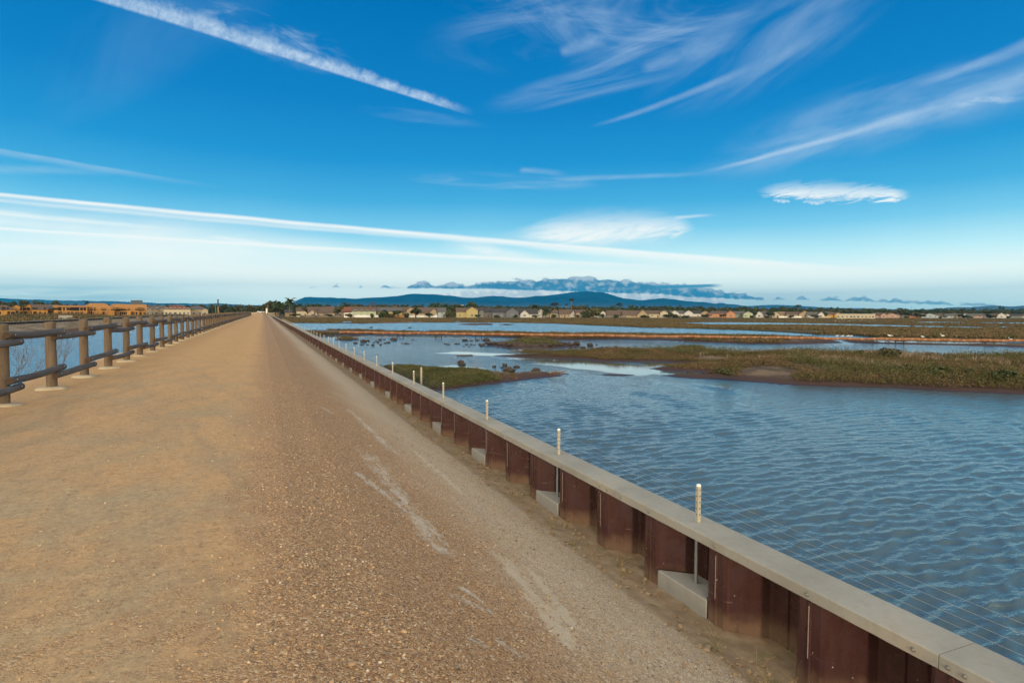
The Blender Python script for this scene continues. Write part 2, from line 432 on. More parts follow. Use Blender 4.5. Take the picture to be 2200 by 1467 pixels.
# grey veil low on the left
veil = N.mul(N.mul(N.smooth(U, uv(620, 640)[0], uv(120, 640)[0]), N.smooth(V, 78*PX, 34*PX)), N.lin(N.noise(N.xyz(N.mul(U, 5), N.mul(V, 90), 3.0), 1.0, 4, 0.6, 0.5), 0.3, 0.65, 0.25, 1.0))
skyc = over(N.mul(veil, 0.85), skyc, emit((0.34, 0.55, 0.66)))
# cumulus bank over the mountains
def profile(pts, lo, hi):
    """a height profile over the azimuth: list of (px, py)"""
    u0, u1 = uv(lo, 640)[0], uv(hi, 640)[0]
    vs = [(uv(x, y)) for x, y in pts]; vmx = 80*PX
    nd = N.n('ShaderNodeFloatCurve'); N.put(nd.inputs[1], N.lin(U, u0, u1)); cu = nd.mapping.curves[0]
    P = [(max(0, min(1, (q[0]-u0)/(u1-u0))), q[1]/vmx) for q in vs]
    while len(cu.points) < len(P): cu.points.new(0.5, 0.5)
    for c_, q_ in zip(cu.points, P): c_.location = q_; c_.handle_type = 'VECTOR'
    nd.mapping.use_clip = False; nd.mapping.update()
    return N.mul(nd.outputs[0], vmx)
cn = N.noise(N.xyz(N.mul(U, 1.0), N.mul(V, 1.4), 0.5), 58.0, 6, 0.62, 0.3)
cn2 = N.vor(N.xyz(U, N.mul(V, 1.5), 0.0), 88.0, 'SMOOTH_F1')[0]
lump = N.add(N.mul(N.sub(cn, 0.5), 22*PX), N.mul(N.sub(0.42, cn2), 12*PX))
def cumulus(top, bot, lo, hi, dark, light, k=1.0, hard=3.0, lumpk=1.0):
    global skyc
    tp = profile(top, lo, hi); bt = profile(bot, lo, hi)
    V2 = N.sub(V, N.mul(lump, lumpk))
    mk = N.mul(N.smooth(N.sub(tp, V2), -hard*PX*0.3, hard*PX), N.smooth(N.sub(N.sub(V, bt), N.mul(lump, 0.25)), 0.0, 4*PX))
    mk = N.mul(mk, N.mul(N.smooth(U, uv(lo, 640)[0], uv(lo+8, 640)[0]), N.smooth(U, uv(hi, 640)[0], uv(hi-8, 640)[0])))
    up = N.m('DIVIDE', N.sub(V2, bt), N.mx(N.sub(tp, bt), 4*PX))
    sh = N.add(N.mul(up, 0.50), N.add(N.mul(N.sub(cn, 0.46), 3.4), N.mul(N.sub(0.4, cn2), 0.9)))
    skyc = over(N.mul(mk, k), skyc, emit(N.mix(N.smooth(sh, 0.15, 0.85), dark, light)))
# bright cloud tops behind, then the slate-blue bank
cumulus([(930, 632), (1000, 622), (1150, 620), (1240, 622), (1330, 624), (1480, 632), (1560, 640)], [(930, 640), (1240, 646), (1560, 655)], 930, 1560, (0.60, 0.66, 0.74), (0.95, 0.96, 0.97), 0.9, 5.0, 0.6)
cumulus([(870, 614), (915, 604), (935, 613), (970, 606), (1000, 613), (1040, 606), (1100, 601), (1180, 597), (1230, 594), (1300, 596), (1360, 602), (1410, 608), (1460, 612), (1500, 615), (1560, 624), (1600, 630), (1640, 640)],
        [(870, 621), (1000, 622), (1060, 623), (1230, 628), (1330, 632), (1420, 634), (1480, 640), (1560, 643), (1640, 647)], 870, 1645, (0.024, 0.15, 0.29), (0.42, 0.50, 0.60), 0.96, 3.2)
streak_c, streak_t, _ = N.seg(U, V, uv(1400, 617), uv(1560, 613))
skyc = over(N.mul(N.mul(N.smooth(N.m('ABSOLUTE', streak_t), 5*PX, 1.5*PX), N.smooth(streak_c, 1.0, 0.75)), N.mul(N.smooth(streak_c, 0.0, 0.1), 0.95)), skyc, emit((0.06, 0.24, 0.40)))
cumulus([(630, 632), (648, 624), (668, 613), (690, 626), (722, 613), (745, 628), (775, 615), (800, 630), (825, 612), (860, 618), (885, 630)], [(630, 619), (885, 621)], 630, 890, (0.13, 0.30, 0.44), (0.34, 0.47, 0.58), 0.95, 3.0, 0.9)
cumulus([(1640, 651), (1668, 638), (1700, 648), (1725, 635), (1745, 648), (1780, 637), (1820, 643), (1850, 635), (1885, 646), (1920, 640), (1960, 649), (2000, 645), (2060, 652), (2110, 651), (2150, 660)],
        [(1640, 645), (1850, 649), (2000, 656), (2150, 660)], 1640, 2150, (0.16, 0.32, 0.45), (0.40, 0.50, 0.60), 0.95, 3.0, 0.9)
# behind the viewer: added warm glow lighting the ground, plus some physical sky
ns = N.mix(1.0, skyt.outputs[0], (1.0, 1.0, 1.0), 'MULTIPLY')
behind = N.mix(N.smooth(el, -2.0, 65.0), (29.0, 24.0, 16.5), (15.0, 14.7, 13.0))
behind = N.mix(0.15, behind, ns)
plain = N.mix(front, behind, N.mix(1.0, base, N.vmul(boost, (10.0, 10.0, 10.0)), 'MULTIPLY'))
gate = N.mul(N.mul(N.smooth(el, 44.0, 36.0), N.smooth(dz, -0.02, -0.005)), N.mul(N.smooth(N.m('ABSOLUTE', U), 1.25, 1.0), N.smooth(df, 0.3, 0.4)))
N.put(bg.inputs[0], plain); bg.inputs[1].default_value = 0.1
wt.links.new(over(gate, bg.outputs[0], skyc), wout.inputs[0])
world.cycles.sampling_method = 'MANUAL'; world.cycles.sample_map_resolution = 1024

sd = bpy.data.lights.new("sun", 'SUN'); sd.energy = 1.8; sd.angle = R(2.5); sd.color = (1.0, 0.80, 0.56)
sun = bpy.data.objects.new("sun", sd); COL.objects.link(sun)
sdir = Vector((math.sin(R(22))*math.cos(SUN_EL), math.cos(R(22))*math.cos(SUN_EL), -math.sin(SUN_EL)))   # way the light travels
sun.rotation_euler = sdir.to_track_quat('-Z', 'Y').to_euler()
sun.location = (-30, -60, 40)
# ================================================================= EMBANKMENT (path, shoulder, slope, toe strip)
PROF = [(-10.5, -3.6), (-5.2, -0.28), (-4.95, -0.10), (-4.6, -0.01), (-3.75, 0.0), (-1.8, 0.035), (-0.4, 0.02), (0.15, -0.03), (0.65, -0.16), (1.2, -0.40), (3.45, -1.46), (3.75, -1.585), (4.0, -1.645), (4.22, -1.68), (4.75, -1.72)]
_px = np.array([p[0] for p in PROF]); _pz = np.array([p[1] for p in PROF])
def bank(X): return np.interp(X, _px, _pz)
def on_bank(px, py):
    """where a view ray meets the embankment"""
    d = ray(px, py); t = 0.5
    for _ in range(4000):
        p = CAM+d*t
        if p[2] < bank(p[0]): break
        t += 0.01
    return p
def bank_z(X, Y):
    z = bank(X)
    slope = smoothstep(0.2, 1.0, X)*(1-smoothstep(3.5, 4.1, X)); path = 1-smoothstep(-0.4, 0.4, X)
    z = z+fbm(X*0.5, Y*0.35, 3, 3)*0.035*(path*0.6+slope)+fbm(X*2.5, Y*1.2, 3, 11)*0.022*slope
    z = z+fbm(X*9, Y*9, 3, 31)*(0.010*slope+0.004*path)+fbm(X*4, Y*4, 3, 51)*0.02*smoothstep(3.5, 3.8, X)
    z = z+fbm(X*30, Y*30, 2, 71)*(0.005*slope+0.002*path)
    return z
xs = np.concatenate([np.linspace(-10.5, -5.2, 8), np.linspace(-5.0, -1.2, 64), np.linspace(-1.15, 4.75, 180)])
ys = [-6.0, -2.0, 0.0, 0.8]
while ys[-1] < 520: ys.append(ys[-1]+max(0.035, 0.011*ys[-1]))
ys = np.array(ys)
XX, YY = np.meshgrid(xs, ys, indexing='ij')
ZZ = bank_z(XX, YY)

def m_gravel():
    m, N, b = new_mat('gravel_ground')
    P = N.n('ShaderNodeTexCoord').outputs['Object']; s = N.sep(P); X, Y = s[0], s[1]
    n1 = N.noise(P, 0.7, 4, 0.6); n2 = N.noise(P, 5.0, 5, 0.65); n3 = N.noise(N.vmul(P, (1.0, 0.35, 1.0)), 2.2, 4, 0.6)
    nf = N.noise(P, 90.0, 3, 0.7)
    # packed decomposed granite of the path
    sand = N.mix(N.smooth(n3, 0.35, 0.68), (0.50, 0.300, 0.145), (0.39, 0.262, 0.145))
    sand = N.mix(N.smooth(n1, 0.45, 0.75), sand, (0.335, 0.268, 0.165))
    rut = N.noise(N.vmul(N.rot(P, R(-12)), (1.0, 0.10, 1.0)), 2.4, 4, 0.6, 0.3)
    sand = N.mix(N.mul(N.smooth(rut, 0.50, 0.66), 0.5), sand, (0.30, 0.215, 0.13))
    sand = N.mix(N.mul(N.mul(N.smooth(X, -0.1, -1.6), N.smooth(Y, 9.0, 3.0)), N.mul(N.smooth(N.noise(P, 1.1, 4, 0.6, 0.5), 0.40, 0.62), 0.8)), sand, (0.335, 0.295, 0.195))
    sand = N.mix(N.mul(N.smooth(X, 1.2, -0.2), N.mul(N.smooth(Y, 3.0, 26.0), 0.75)), sand, (0.58, 0.325, 0.125))
    ng = N.noise(P, 34.0, 4, 0.75); ng2 = N.noise(P, 11.0, 5, 0.82); sand = N.mix(N.mul(N.smooth(ng2, 0.52, 0.64), 0.55), sand, (0.24, 0.165, 0.10)); sand = N.mix(N.mul(N.smooth(ng2, 0.45, 0.36), 0.4), sand, (0.60, 0.40, 0.21))
    sand = N.mix(N.mul(N.smooth(nf, 0.5, 0.72), 0.5), sand, (0.22, 0.15, 0.09)); sand = N.mix(N.mul(N.smooth(ng, 0.52, 0.66), 0.6), sand, (0.21, 0.145, 0.09)); sand = N.mix(N.mul(N.smooth(ng, 0.44, 0.34), 0.4), sand, (0.62, 0.45, 0.28))
    # loose gravel: one colour for every stone
    Pd = N.vadd(P, N.vmul(N.noise(P, 30.0, 2, 0.5, 0.0, True), (0.012, 0.012, 0.012)))
    va = N.vor(Pd, 74.0); vb = N.vor(Pd, 165.0)
    pal = [(0.0, (0.08, 0.075, 0.075)), (0.14, (0.16, 0.12, 0.095)), (0.3, (0.31, 0.19, 0.105)), (0.55, (0.42, 0.27, 0.15)), (0.75, (0.50, 0.36, 0.22)), (0.9, (0.60, 0.48, 0.34)), (1.0, (0.80, 0.74, 0.62))]
    ca = N.ramp(N.sep(va['Color'])[0], pal); cb = N.ramp(N.sep(vb['Color'])[1], pal)
    grav = N.mix(N.smooth(N.sep(va['Color'])[2], 0.45, 0.6), cb, ca)
    grav = N.mix(0.26, N.vmul(grav, (0.98, 0.86, 0.74)), (0.37, 0.19, 0.085))
    pale = N.mix(0.22, N.mix(0.5, N.vmul(grav, (1.50, 1.74, 1.95)), N.vmul(grav, (1.15, 1.40, 1.75))), (0.60, 0.56, 0.46))
    # zones across the bank, ragged edges
    Xw = N.add(X, N.add(N.mul(N.sub(n1, 0.5), 0.9), N.mul(N.sub(n2, 0.5), 0.5)))
    gz = N.mul(N.smooth(Xw, -0.75, 0.35), N.smooth(N.add(n2, N.smooth(Xw, -0.5, 0.5)), 0.45, 0.85))
    gz = N.mx(gz, N.mul(N.mul(N.smooth(Y, 5.0, 2.0), N.smooth(n2, 0.38, 0.6)), 0.75))
    gz = N.mx(gz, N.mul(N.smooth(N.noise(P, 26.0, 3, 0.6), 0.60, 0.68), 0.5))
    col = N.mix(gz, sand, grav)
    col = N.mix(N.mul(N.smooth(Xw, 1.25, 2.9), 0.90), col, pale)
    # dried pale slurry runs
    sm = None
    for p1, p2, w in (((778, 962), (960, 1190), 0.20), ((870, 1100), (965, 1195), 0.13), ((760, 1010), (880, 1100), 0.10), ((690, 872), (715, 888), 0.10), ((745, 875), (850, 975), 0.16), ((965, 1272), (1075, 1325), 0.075), ((985, 1255), (1060, 1310), 0.06),
                      ((1005, 1365), (1050, 1390), 0.05), ((1062, 1370), (1130, 1412), 0.06)):
        a, q = on_bank(*p1), on_bank(*p2)
        sa, st, L = N.seg(X, Y, (a[0], a[1]), (q[0], q[1]))
        e = N.m('MINIMUM', N.smooth(N.m('ABSOLUTE', st), w*1.7, 0.0), N.m('MINIMUM', N.smooth(sa, -0.15, 0.15), N.smooth(sa, 1.15, 0.85)))
        sm = e if sm is None else N.mx(sm, e)
    rg = N.noise(N.rot(P, R(38), (1.0, 0.34, 1.0)), 8.0, 7, 0.78, 0.5); rs = N.noise(P, 30.0, 4, 0.8)
    sl = N.smooth(N.add(N.mul(sm, 0.60), N.add(N.mul(N.sub(rg, 0.5), 1.7), N.mul(N.sub(rs, 0.5), 0.7))), 0.40, 0.66)
    col = N.mix(N.mul(sl, N.lin(rs, 0.35, 0.65, 0.30, 0.80)), col, N.mix(n2, (0.50, 0.455, 0.385), (0.62, 0.57, 0.49)))
    # pale sandy runs low on the slope
    sm2 = None
    for p1, p2, w in (((1065, 1180), (1270, 1440), 0.15), ((880, 960), (1010, 1075), 0.12), ((1130, 1210), (1250, 1370), 0.10)):
        a, q = on_bank(*p1), on_bank(*p2)
        sa, st, L = N.seg(X, Y, (a[0], a[1]), (q[0], q[1]))
        e = N.m('MINIMUM', N.smooth(N.m('ABSOLUTE', st), w*1.6, 0.0), N.m('MINIMUM', N.smooth(sa, -0.1, 0.2), N.smooth(sa, 1.1, 0.8)))
        sm2 = e if sm2 is None else N.mx(sm2, e)
    s2 = N.smooth(N.add(N.mul(sm2, 0.65), N.add(N.mul(N.sub(rg, 0.5), 1.5), N.mul(N.sub(rs, 0.5), 0.8))), 0.34, 0.62)
    col = N.mix(N.mul(s2, 0.7), col, (0.60, 0.49, 0.36))
    # soil strip along the foot of the wall
    tz = N.smooth(N.add(X, N.add(N.mul(N.sub(n2, 0.5), 0.35), N.mul(N.sub(n1, 0.5), 0.25))), 3.52, 3.72)
    soil = N.mix(N.smooth(n2, 0.35, 0.7), (0.30, 0.205, 0.125), (0.42, 0.30, 0.19))
    soil = N.mix(N.mul(N.smooth(N.noise(P, 3.3, 4, 0.6), 0.52, 0.68), 0.7), soil, (0.20, 0.17, 0.075))
    col = N.mix(tz, col, soil)
    stones = N.mul(N.m('MULTIPLY', N.sub(1.0, tz), N.sub(1.0, sl)), N.lin(gz, 0, 1, 0.10, 1.0))
    ha = N.smooth(va['Distance'], 0.75, 0.1); hb = N.smooth(vb['Distance'], 0.75, 0.1)
    h = N.add(N.mul(N.add(N.mul(ha, 0.7), N.mul(hb, 0.35)), stones), N.add(N.mul(n2, 0.5), N.mul(nf, 0.22)))
    nb = N.bump(h, 0.8, 0.009)
    setp(N, b, col, 0.92, nb, 0.0, 0.25)
    return m
gravel_mat = m_gravel()
o = np_mesh('path', np.stack([XX, YY, ZZ], -1).reshape(-1, 3), grid_faces(len(xs), len(ys)), gravel_mat, True)
tag(o, 'tan packed gravel path on the bank with brown gravel slope', kind='structure')

# loose stones lying on the shoulder and slope
def ico(seed):
    t = (1+5**0.5)/2
    v = np.array([(-1, t, 0), (1, t, 0), (-1, -t, 0), (1, -t, 0), (0, -1, t), (0, 1, t), (0, -1, -t), (0, 1, -t), (t, 0, -1), (t, 0, 1), (-t, 0, -1), (-t, 0, 1)], float)
    v /= np.linalg.norm(v[0])
    f = np.array([(0, 11, 5), (0, 5, 1), (0, 1, 7), (0, 7, 10), (0, 10, 11), (1, 5, 9), (5, 11, 4), (11, 10, 2), (10, 7, 6), (7, 1, 8), (3, 9, 4), (3, 4, 2), (3, 2, 6), (3, 6, 8), (3, 8, 9), (4, 9, 5), (2, 4, 11), (6, 2, 10), (8, 6, 7), (9, 8, 1)])
    return v*(1+0.22*np.random.default_rng(seed).normal(size=(12, 1))), f
def scatter_stones(n, xr, yr, dens, r0, r1, zf, sink=0.25, pw=2.2):
    V, Fc = [], []; base = 0
    vs = [ico(k) for k in range(6)]
    X = rng.uniform(*xr, n); Y = yr[0]+(yr[1]-yr[0])*rng.random(n)**1.7
    keep = rng.random(n) < dens(X, Y); X, Y = X[keep], Y[keep]; n = len(X)
    r = r0+(r1-r0)*rng.random(n)**pw; Z = zf(X, Y)
    out_v, out_f = [], []
    for k in range(6):
        idx = np.arange(n)[np.arange(n) % 6 == k]
        v, f = vs[k]
        a = rng.uniform(0, 6.283, len(idx)); sc = rng.uniform(0.65, 1.25, (len(idx), 3)); sc[:, 2] *= 0.7
        P = v[None]*sc[:, None]*r[idx][:, None, None]
        x = P[..., 0]*np.cos(a)[:, None]-P[..., 1]*np.sin(a)[:, None]; y = P[..., 0]*np.sin(a)[:, None]+P[..., 1]*np.cos(a)[:, None]
        P = np.stack([x+X[idx][:, None], y+Y[idx][:, None], P[..., 2]+(Z[idx]+r[idx]*sink)[:, None]], -1)
        out_v.append(P.reshape(-1, 3)); out_f.append((f[None]+12*np.arange(len(idx))[:, None, None]).reshape(-1, 3)+base); base += 12*len(idx)
    return np.concatenate(out_v), np.concatenate(out_f)
def m_stone(name, pal, rough=0.85):
    m, N, b = new_mat(name)
    g = N.n('ShaderNodeNewGeometry').outputs['Random Per Island']
    P = N.n('ShaderNodeTexCoord').outputs['Object']
    c = N.mix(N.mul(N.noise(P, 120.0, 3, 0.6), 0.5), N.ramp(g, pal), (0.40, 0.27, 0.16))
    setp(N, b, c, rough, None, 0.0, 0.25); return m
stone_mat = m_stone('loose_stones', [(0.0, (0.09, 0.085, 0.085)), (0.2, (0.22, 0.15, 0.10)), (0.45, (0.40, 0.26, 0.14)), (0.7, (0.47, 0.32, 0.19)), (0.95, (0.52, 0.41, 0.28)), (1.0, (0.64, 0.58, 0.49))])
dens = lambda X, Y: (0.10+0.9*smoothstep(-0.5, 0.4, X))*(1-0.93*smoothstep(3.4, 3.7, X))*np.clip(0.55+0.9*fbm(X*2, Y*1.3, 3, 91), 0, 1)
v, f = scatter_stones(85000, (-1.6, 4.1), (1.6, 15.0), dens, 0.0025, 0.0105, bank_z)
v2, f2 = scatter_stones(260, (-0.6, 3.6), (1.8, 14.0), dens, 0.010, 0.022, bank_z)
o = np_mesh('gravel', np.concatenate([v, v2]), np.concatenate([f, f2+len(v)]), stone_mat, False)
tag(o, 'loose brown and grey gravel scattered over the bank', kind='stuff')

# ================================================================= WOODEN RAIL FENCE
def m_wood(name, c1, c2, axis_scale, knots=True):
    m, N, b = new_mat(name)
    P = N.n('ShaderNodeTexCoord').outputs['Object']; oi = N.n('ShaderNodeObjectInfo').outputs['Random']
    P = N.vadd(P, N.vmul(N.xyz(oi, oi, oi), (13.0, 7.0, 5.0)))
    g = N.noise(N.vmul(P, axis_scale), 9.0, 5, 0.65, 0.4); g2 = N.noise(N.vmul(P, axis_scale), 38.0, 3, 0.6); n = N.noise(P, 3.0, 3, 0.6)
    c = N.mix(N.smooth(g, 0.3, 0.7), c1, c2)
    c = N.mix(N.mul(N.smooth(g2, 0.55, 0.72), 0.55), c, [q*0.35 for q in c1])
    c = N.mix(N.mul(n, 0.35), c, [q*0.7 for q in c2])
    if knots:
        kd = N.vor(N.vmul(P, (1.0, 1.0, 0.5)), 3.4)['Distance']
        c = N.mix(N.mul(N.smooth(kd, 0.14, 0.07), 0.75), c, (0.10, 0.055, 0.025))
    setp(N, b, c, 0.88, N.bump(N.add(g, N.mul(g2, 0.5)), 0.5, 0.006), 0.0, 0.2); return m
post_mat = m_wood('post_wood', (0.105, 0.077, 0.054), (0.175, 0.130, 0.092), (1.0, 1.0, 0.09))
rail_mat = m_wood('weathered_rail', (0.062, 0.057, 0.060), (0.135, 0.124, 0.124), (1.0, 0.07, 1.0))
end_mat = simple('rail_end_grain', (0.060, 0.038, 0.024), 0.9, 0.4, 25)
nail_mat = simple('galvanised_nail', (0.75, 0.75, 0.72), 0.4, 0.1, 5, metal=0.6)
foot_mat = simple('footing_cement', (0.40, 0.335, 0.235), 0.9, 0.2, 9, 0.4)
FX, FY0, FS, NPOST = -3.75, 11.68, 2.27, 98
fence = empty('rail_fence', (FX, FY0, 0))
tag(fence, 'rustic log rail fence with round posts along the gravel path', 'fence')
def post_mesh(seed):
    r = random.Random(seed); mb = MB(); n = 18
    prof = [(0.089, -0.35), (0.089, 0.0), (0.088, 0.4), (0.087, 0.8), (0.086, 1.270), (0.083, 1.287), (0.05, 1.291)]
    ph = r.random()*6
    vs = []
    for rad, z in prof:
        for k in range(n):
            a = 2*math.pi*k/n; q = rad*(1+0.03*math.sin(2*a+ph)+0.02*math.sin(3*a+ph*2)+0.012*r.uniform(-1, 1))
            vs.append((q*math.cos(a), q*math.sin(a), z+(0.006*math.sin(a+ph) if z > 1.2 else 0)))
    fs = [(i*n+k, i*n+(k+1) % n, (i+1)*n+(k+1) % n, (i+1)*n+k) for i in range(len(prof)-1) for k in range(n)]
    mb.add(vs, fs, 0, True); mb.add(vs[-n:], [tuple(range(n))], 0)
    return mb.mesh('post', post_mat)
def foot_mesh(seed):
    r = random.Random(seed); mb = MB(); n = 26; ph = r.random()*6
    vs = []
    for q, z in ((1.06, -0.05), (1.0, 0.012), (0.86, 0.034), (0.55, 0.046), (0.3, 0.05)):
        for k in range(n):
            a = 2*math.pi*k/n; w = 0.235*q*(1+0.10*math.sin(2*a+ph)+0.07*math.sin(3*a+2*ph)+0.04*math.sin(7*a+ph))
            vs.append((w*math.cos(a), w*math.sin(a), z))
    mb.add(vs, [(i*n+k, i*n+(k+1) % n, (i+1)*n+(k+1) % n, (i+1)*n+k) for i in range(4) for k in range(n)], 0, True); mb.add(vs[-n:], [tuple(range(n))], 0)
    return mb.mesh('footing', foot_mat)
def rail_mesh(seed, bent=0.012):
    r = random.Random(seed); mb = MB(); L = FS+0.52; n = 12
    k1, k2 = r.uniform(-bent, bent), r.uniform(-bent, bent)
    pts, rad = [], []
    for i in range(9):
        t = i/8; pts.append((k1*math.sin(math.pi*t)+0.004*math.sin(9*t+seed), (t-0.5)*L, k2*math.sin(math.pi*t)-0.010*math.sin(math.pi*t)+0.004*math.sin(7*t+2*seed)))
        rad.append(0.060+0.003*math.sin(5*t+seed)-0.003*t)
    rad[0] *= 0.9; rad[-1] *= 0.9; pts.insert(1, (pts[0][0], pts[0][1]+0.02, pts[0][2])); rad.insert(1, 0.061); pts.insert(-1, (pts[-1][0], pts[-1][1]-0.02, pts[-1][2])); rad.insert(-1, 0.058)
    mb.tube(pts, rad, n, 0, True, 1)
    for e in (-1, 1):
        y = e*(L/2-0.26)
        for a in (0.35, 0.35+0.5*e*0.2): mb.tube([(0.058*math.cos(a), y+e*0.1, 0.058*math.sin(a)), (0.064*math.cos(a), y+e*0.1, 0.064*math.sin(a))], 0.007, 6, 2)
    return mb.mesh('rail', [rail_mat, end_mat, nail_mat])
pm = [post_mesh(k) for k in range(6)]; fm = [foot_mesh(k) for k in range(6)]; rm = [rail_mesh(k) for k in range(7)]
def ob(name, me, parent, loc, rot=(0, 0, 0), sc=(1, 1, 1)):
    o = bpy.data.objects.new(name, me); link(o, parent); o.location = loc; o.rotation_euler = rot; o.scale = sc; return o
for k in range(-4, NPOST-4):
    y = k*FS; jx = random.uniform(-0.025, 0.025)
    p = ob('post', pm[k % 6], fence, (jx, y, 0), (random.uniform(-0.012, 0.012), random.uniform(-0.012, 0.012), random.random()*6.28), (1, 1, random.uniform(0.985, 1.02)))
    if k < 60: ob('footing', fm[(k*5) % 6], p, (0, 0, 0), (0, 0, random.random()*6))
far_rails = MB()
for k in range(-4, NPOST-5):
    hi = (k % 2 == 0)
    ymid = (k+0.5)*FS
    for zc in ((1.105, 0.985)[0 if hi else 1], (0.405, 0.275)[0 if hi else 1]):
        loc = (0.087+0.056, ymid, zc+random.uniform(-0.012, 0.012)); rt = (random.uniform(-0.012, 0.012), random.random()*0.3, random.uniform(-0.006, 0.006))
        if k < 46: ob('rail', rm[(k*3+int(zc*10)) % 7], fence, loc, rt)
        else: far_rails.tube([(loc[0], loc[1]-FS/2-0.2, loc[2]), (loc[0], loc[1]+FS/2+0.2, loc[2])], 0.058, 6)
tag(far_rails.build('rail', rail_mat, fence), kind='stuff')

# bare twiggy weeds beyond the fence
def twig_shrub(x, y, h, seed, label, n=9, lean=0.3):
    r = random.Random(seed); mb = MB()
    def branch(p, d, L, rad, lv):
        pts = [p]; q = Vector(p); dd = Vector(d)
        for i in range(4):
            dd = (dd+Vector((r.uniform(-.18, .18), r.uniform(-.18, .18), r.uniform(-.05, .12)))).normalized(); q = q+dd*L/4; pts.append(tuple(q))
            if lv < 2 and i >= 1:
                for _ in range(2 if lv == 0 else 1):
                    if r.random() < 0.85: branch(tuple(q), (dd+Vector((r.uniform(-.8, .8), r.uniform(-.8, .8), r.uniform(-.1, .5)))).normalized(), L*r.uniform(.35, .6), rad*0.6, lv+1)
        mb.tube(pts, [rad*(1-0.18*i) for i in range(5)], 5, 0, False)
    for k in range(n):
        a = r.random()*6.28; branch((r.uniform(-.08, .08), r.uniform(-.08, .08), -0.05), Vector((math.cos(a)*lean, math.sin(a)*lean, 1)).normalized(), h*r.uniform(.6, 1.0), 0.006, 0)
    o = mb.build('bare_shrub', simple('bare_twigs', (0.13, 0.085, 0.065), 0.9, 0.3, 20)); o.location = (x, y, float(bank(np.array(x)))-0.02)
    tag(o, label, 'shrub', 'bare shrubs behind the rail fence'); return o
twig_shrub(-5.05, 19.6, 1.25, 4, 'bare brown twiggy shrub behind the rails between third and fourth fence posts', 8, 0.25)
twig_shrub(-5.0, 15.9, 1.0, 9, 'thin bare stems beyond the fence between its first and second posts', 5, 0.45)
twig_shrub(-5.0, 17.2, 0.9, 15, 'sparse leafless stems beyond the fence just past its second post', 4, 0.45)

# ================================================================= SHEET PILE WALL WITH CONCRETE CAP
PX0, PER, PY0 = 4.225, 1.133, 4.78        # near face, pile period, one seam
def m_pile():
    m, N, b = new_mat('maroon_sheet_steel')
    P = N.n('ShaderNodeTexCoord').outputs['Object']; s = N.sep(P); oi = N.n('ShaderNodeObjectInfo').outputs['Random']
    Pq = N.vadd(P, N.xyz(N.mul(oi, 9.0), N.mul(oi, 21.0), N.mul(oi, 4.0)))
    st = N.noise(N.vmul(Pq, (1.0, 1.0, 0.06)), 26.0, 5, 0.65); n = N.noise(Pq, 4.0, 5, 0.6); nf = N.noise(Pq, 70.0, 3, 0.6)
    c = N.mix(N.smooth(st, 0.3, 0.7), (0.048, 0.018, 0.017), (0.063, 0.025, 0.023))
    c = N.mix(N.mul(N.smooth(n, 0.45, 0.75), 0.55), c, (0.045, 0.017, 0.026))
    # pale scuffs
    sc = N.smooth(N.noise(N.vmul(Pq, (1.0, 1.0, 0.12)), 44.0, 4, 0.75, 0.8), 0.70, 0.76)
    c = N.mix(N.mul(sc, 0.35), c, (0.45, 0.36, 0.33))
    c = N.mix(N.mul(N.smooth(N.vor(Pq, 9.0)['Distance'], 0.055, 0.03), 0.8), c, (0.7, 0.66, 0.62))
    # a chalky tide line and a splash of dried soil along the foot
    ln = N.m('ABSOLUTE', N.sub(N.add(s[2], N.mul(N.sub(N.noise(Pq, 2.0, 2, 0.5), 0.5), 0.12)), -1.36))
    c = N.mix(N.mul(N.mul(N.smooth(ln, 0.007, 0.002), N.smooth(N.noise(Pq, 5.0, 3, 0.6), 0.5, 0.62)), 0.35), c, (0.40, 0.32, 0.27))
    dz = N.smooth(N.add(s[2], N.mul(N.sub(n, 0.5), 0.32)), -1.42, -1.70)
    c = N.mix(N.mul(dz, 0.55), c, (0.30, 0.20, 0.13))
    drip = N.noise(N.vmul(Pq, (1.0, 1.0, 0.045)), 15.0, 5, 0.7, 0.3); c = N.mix(N.mul(N.smooth(drip, 0.60, 0.70), 0.22), c, (0.14, 0.062, 0.042)); c = N.mix(N.mul(N.smooth(drip, 0.42, 0.33), 0.4), c, (0.022, 0.010, 0.011))
    setp(N, b, c, N.lin(n, 0.3, 0.7, 0.20, 0.36), N.bump(N.add(st, N.mul(nf, 0.25)), 0.05, 0.01), 0.0, 0.6); return m
pile_mat = m_pile()
weld_mat = simple('bare_weld', (0.33, 0.25, 0.235), 0.6, 0.5, 30)
def cap_mat_():
    m, N, b = new_mat('cap_concrete')
    P = N.n('ShaderNodeTexCoord').outputs['Object']
    n = N.noise(P, 1.3, 5, 0.6); n2 = N.noise(P, 14.0, 5, 0.7); n3 = N.noise(P, 160.0, 2, 0.6)
    c = N.mix(N.smooth(n, 0.3, 0.7), (0.275, 0.262, 0.230), (0.345, 0.330, 0.292))
    c = N.mix(N.mul(N.smooth(n2, 0.48, 0.72), 0.4), c, (0.25, 0.215, 0.165))
    c = N.mix(N.mul(N.smooth(n3, 0.62, 0.72), 0.5), c, (0.16, 0.14, 0.12))
    c = N.mix(N.mul(N.smooth(N.noise(P, 0.6, 4, 0.65), 0.55, 0.72), 0.55), c, (0.38, 0.29, 0.195)); c = N.mix(N.mul(N.smooth(N.noise(N.vmul(P, (1, 0.3, 1)), 5.0, 5, 0.75, 0.6), 0.60, 0.72), 0.5), c, (0.20, 0.175, 0.14))
    setp(N, b, c, 0.9, N.bump(N.add(n2, N.mul(n3, 0.4)), 0.22, 0.008), 0.0, 0.25); return m
cap_mat = cap_mat_()
bolt_mat = simple('bolt_steel', (0.20, 0.19, 0.17), 0.6, 0.4, 30, metal=0.3)
wall = empty('retaining_wall', (PX0, PY0, 0.0))
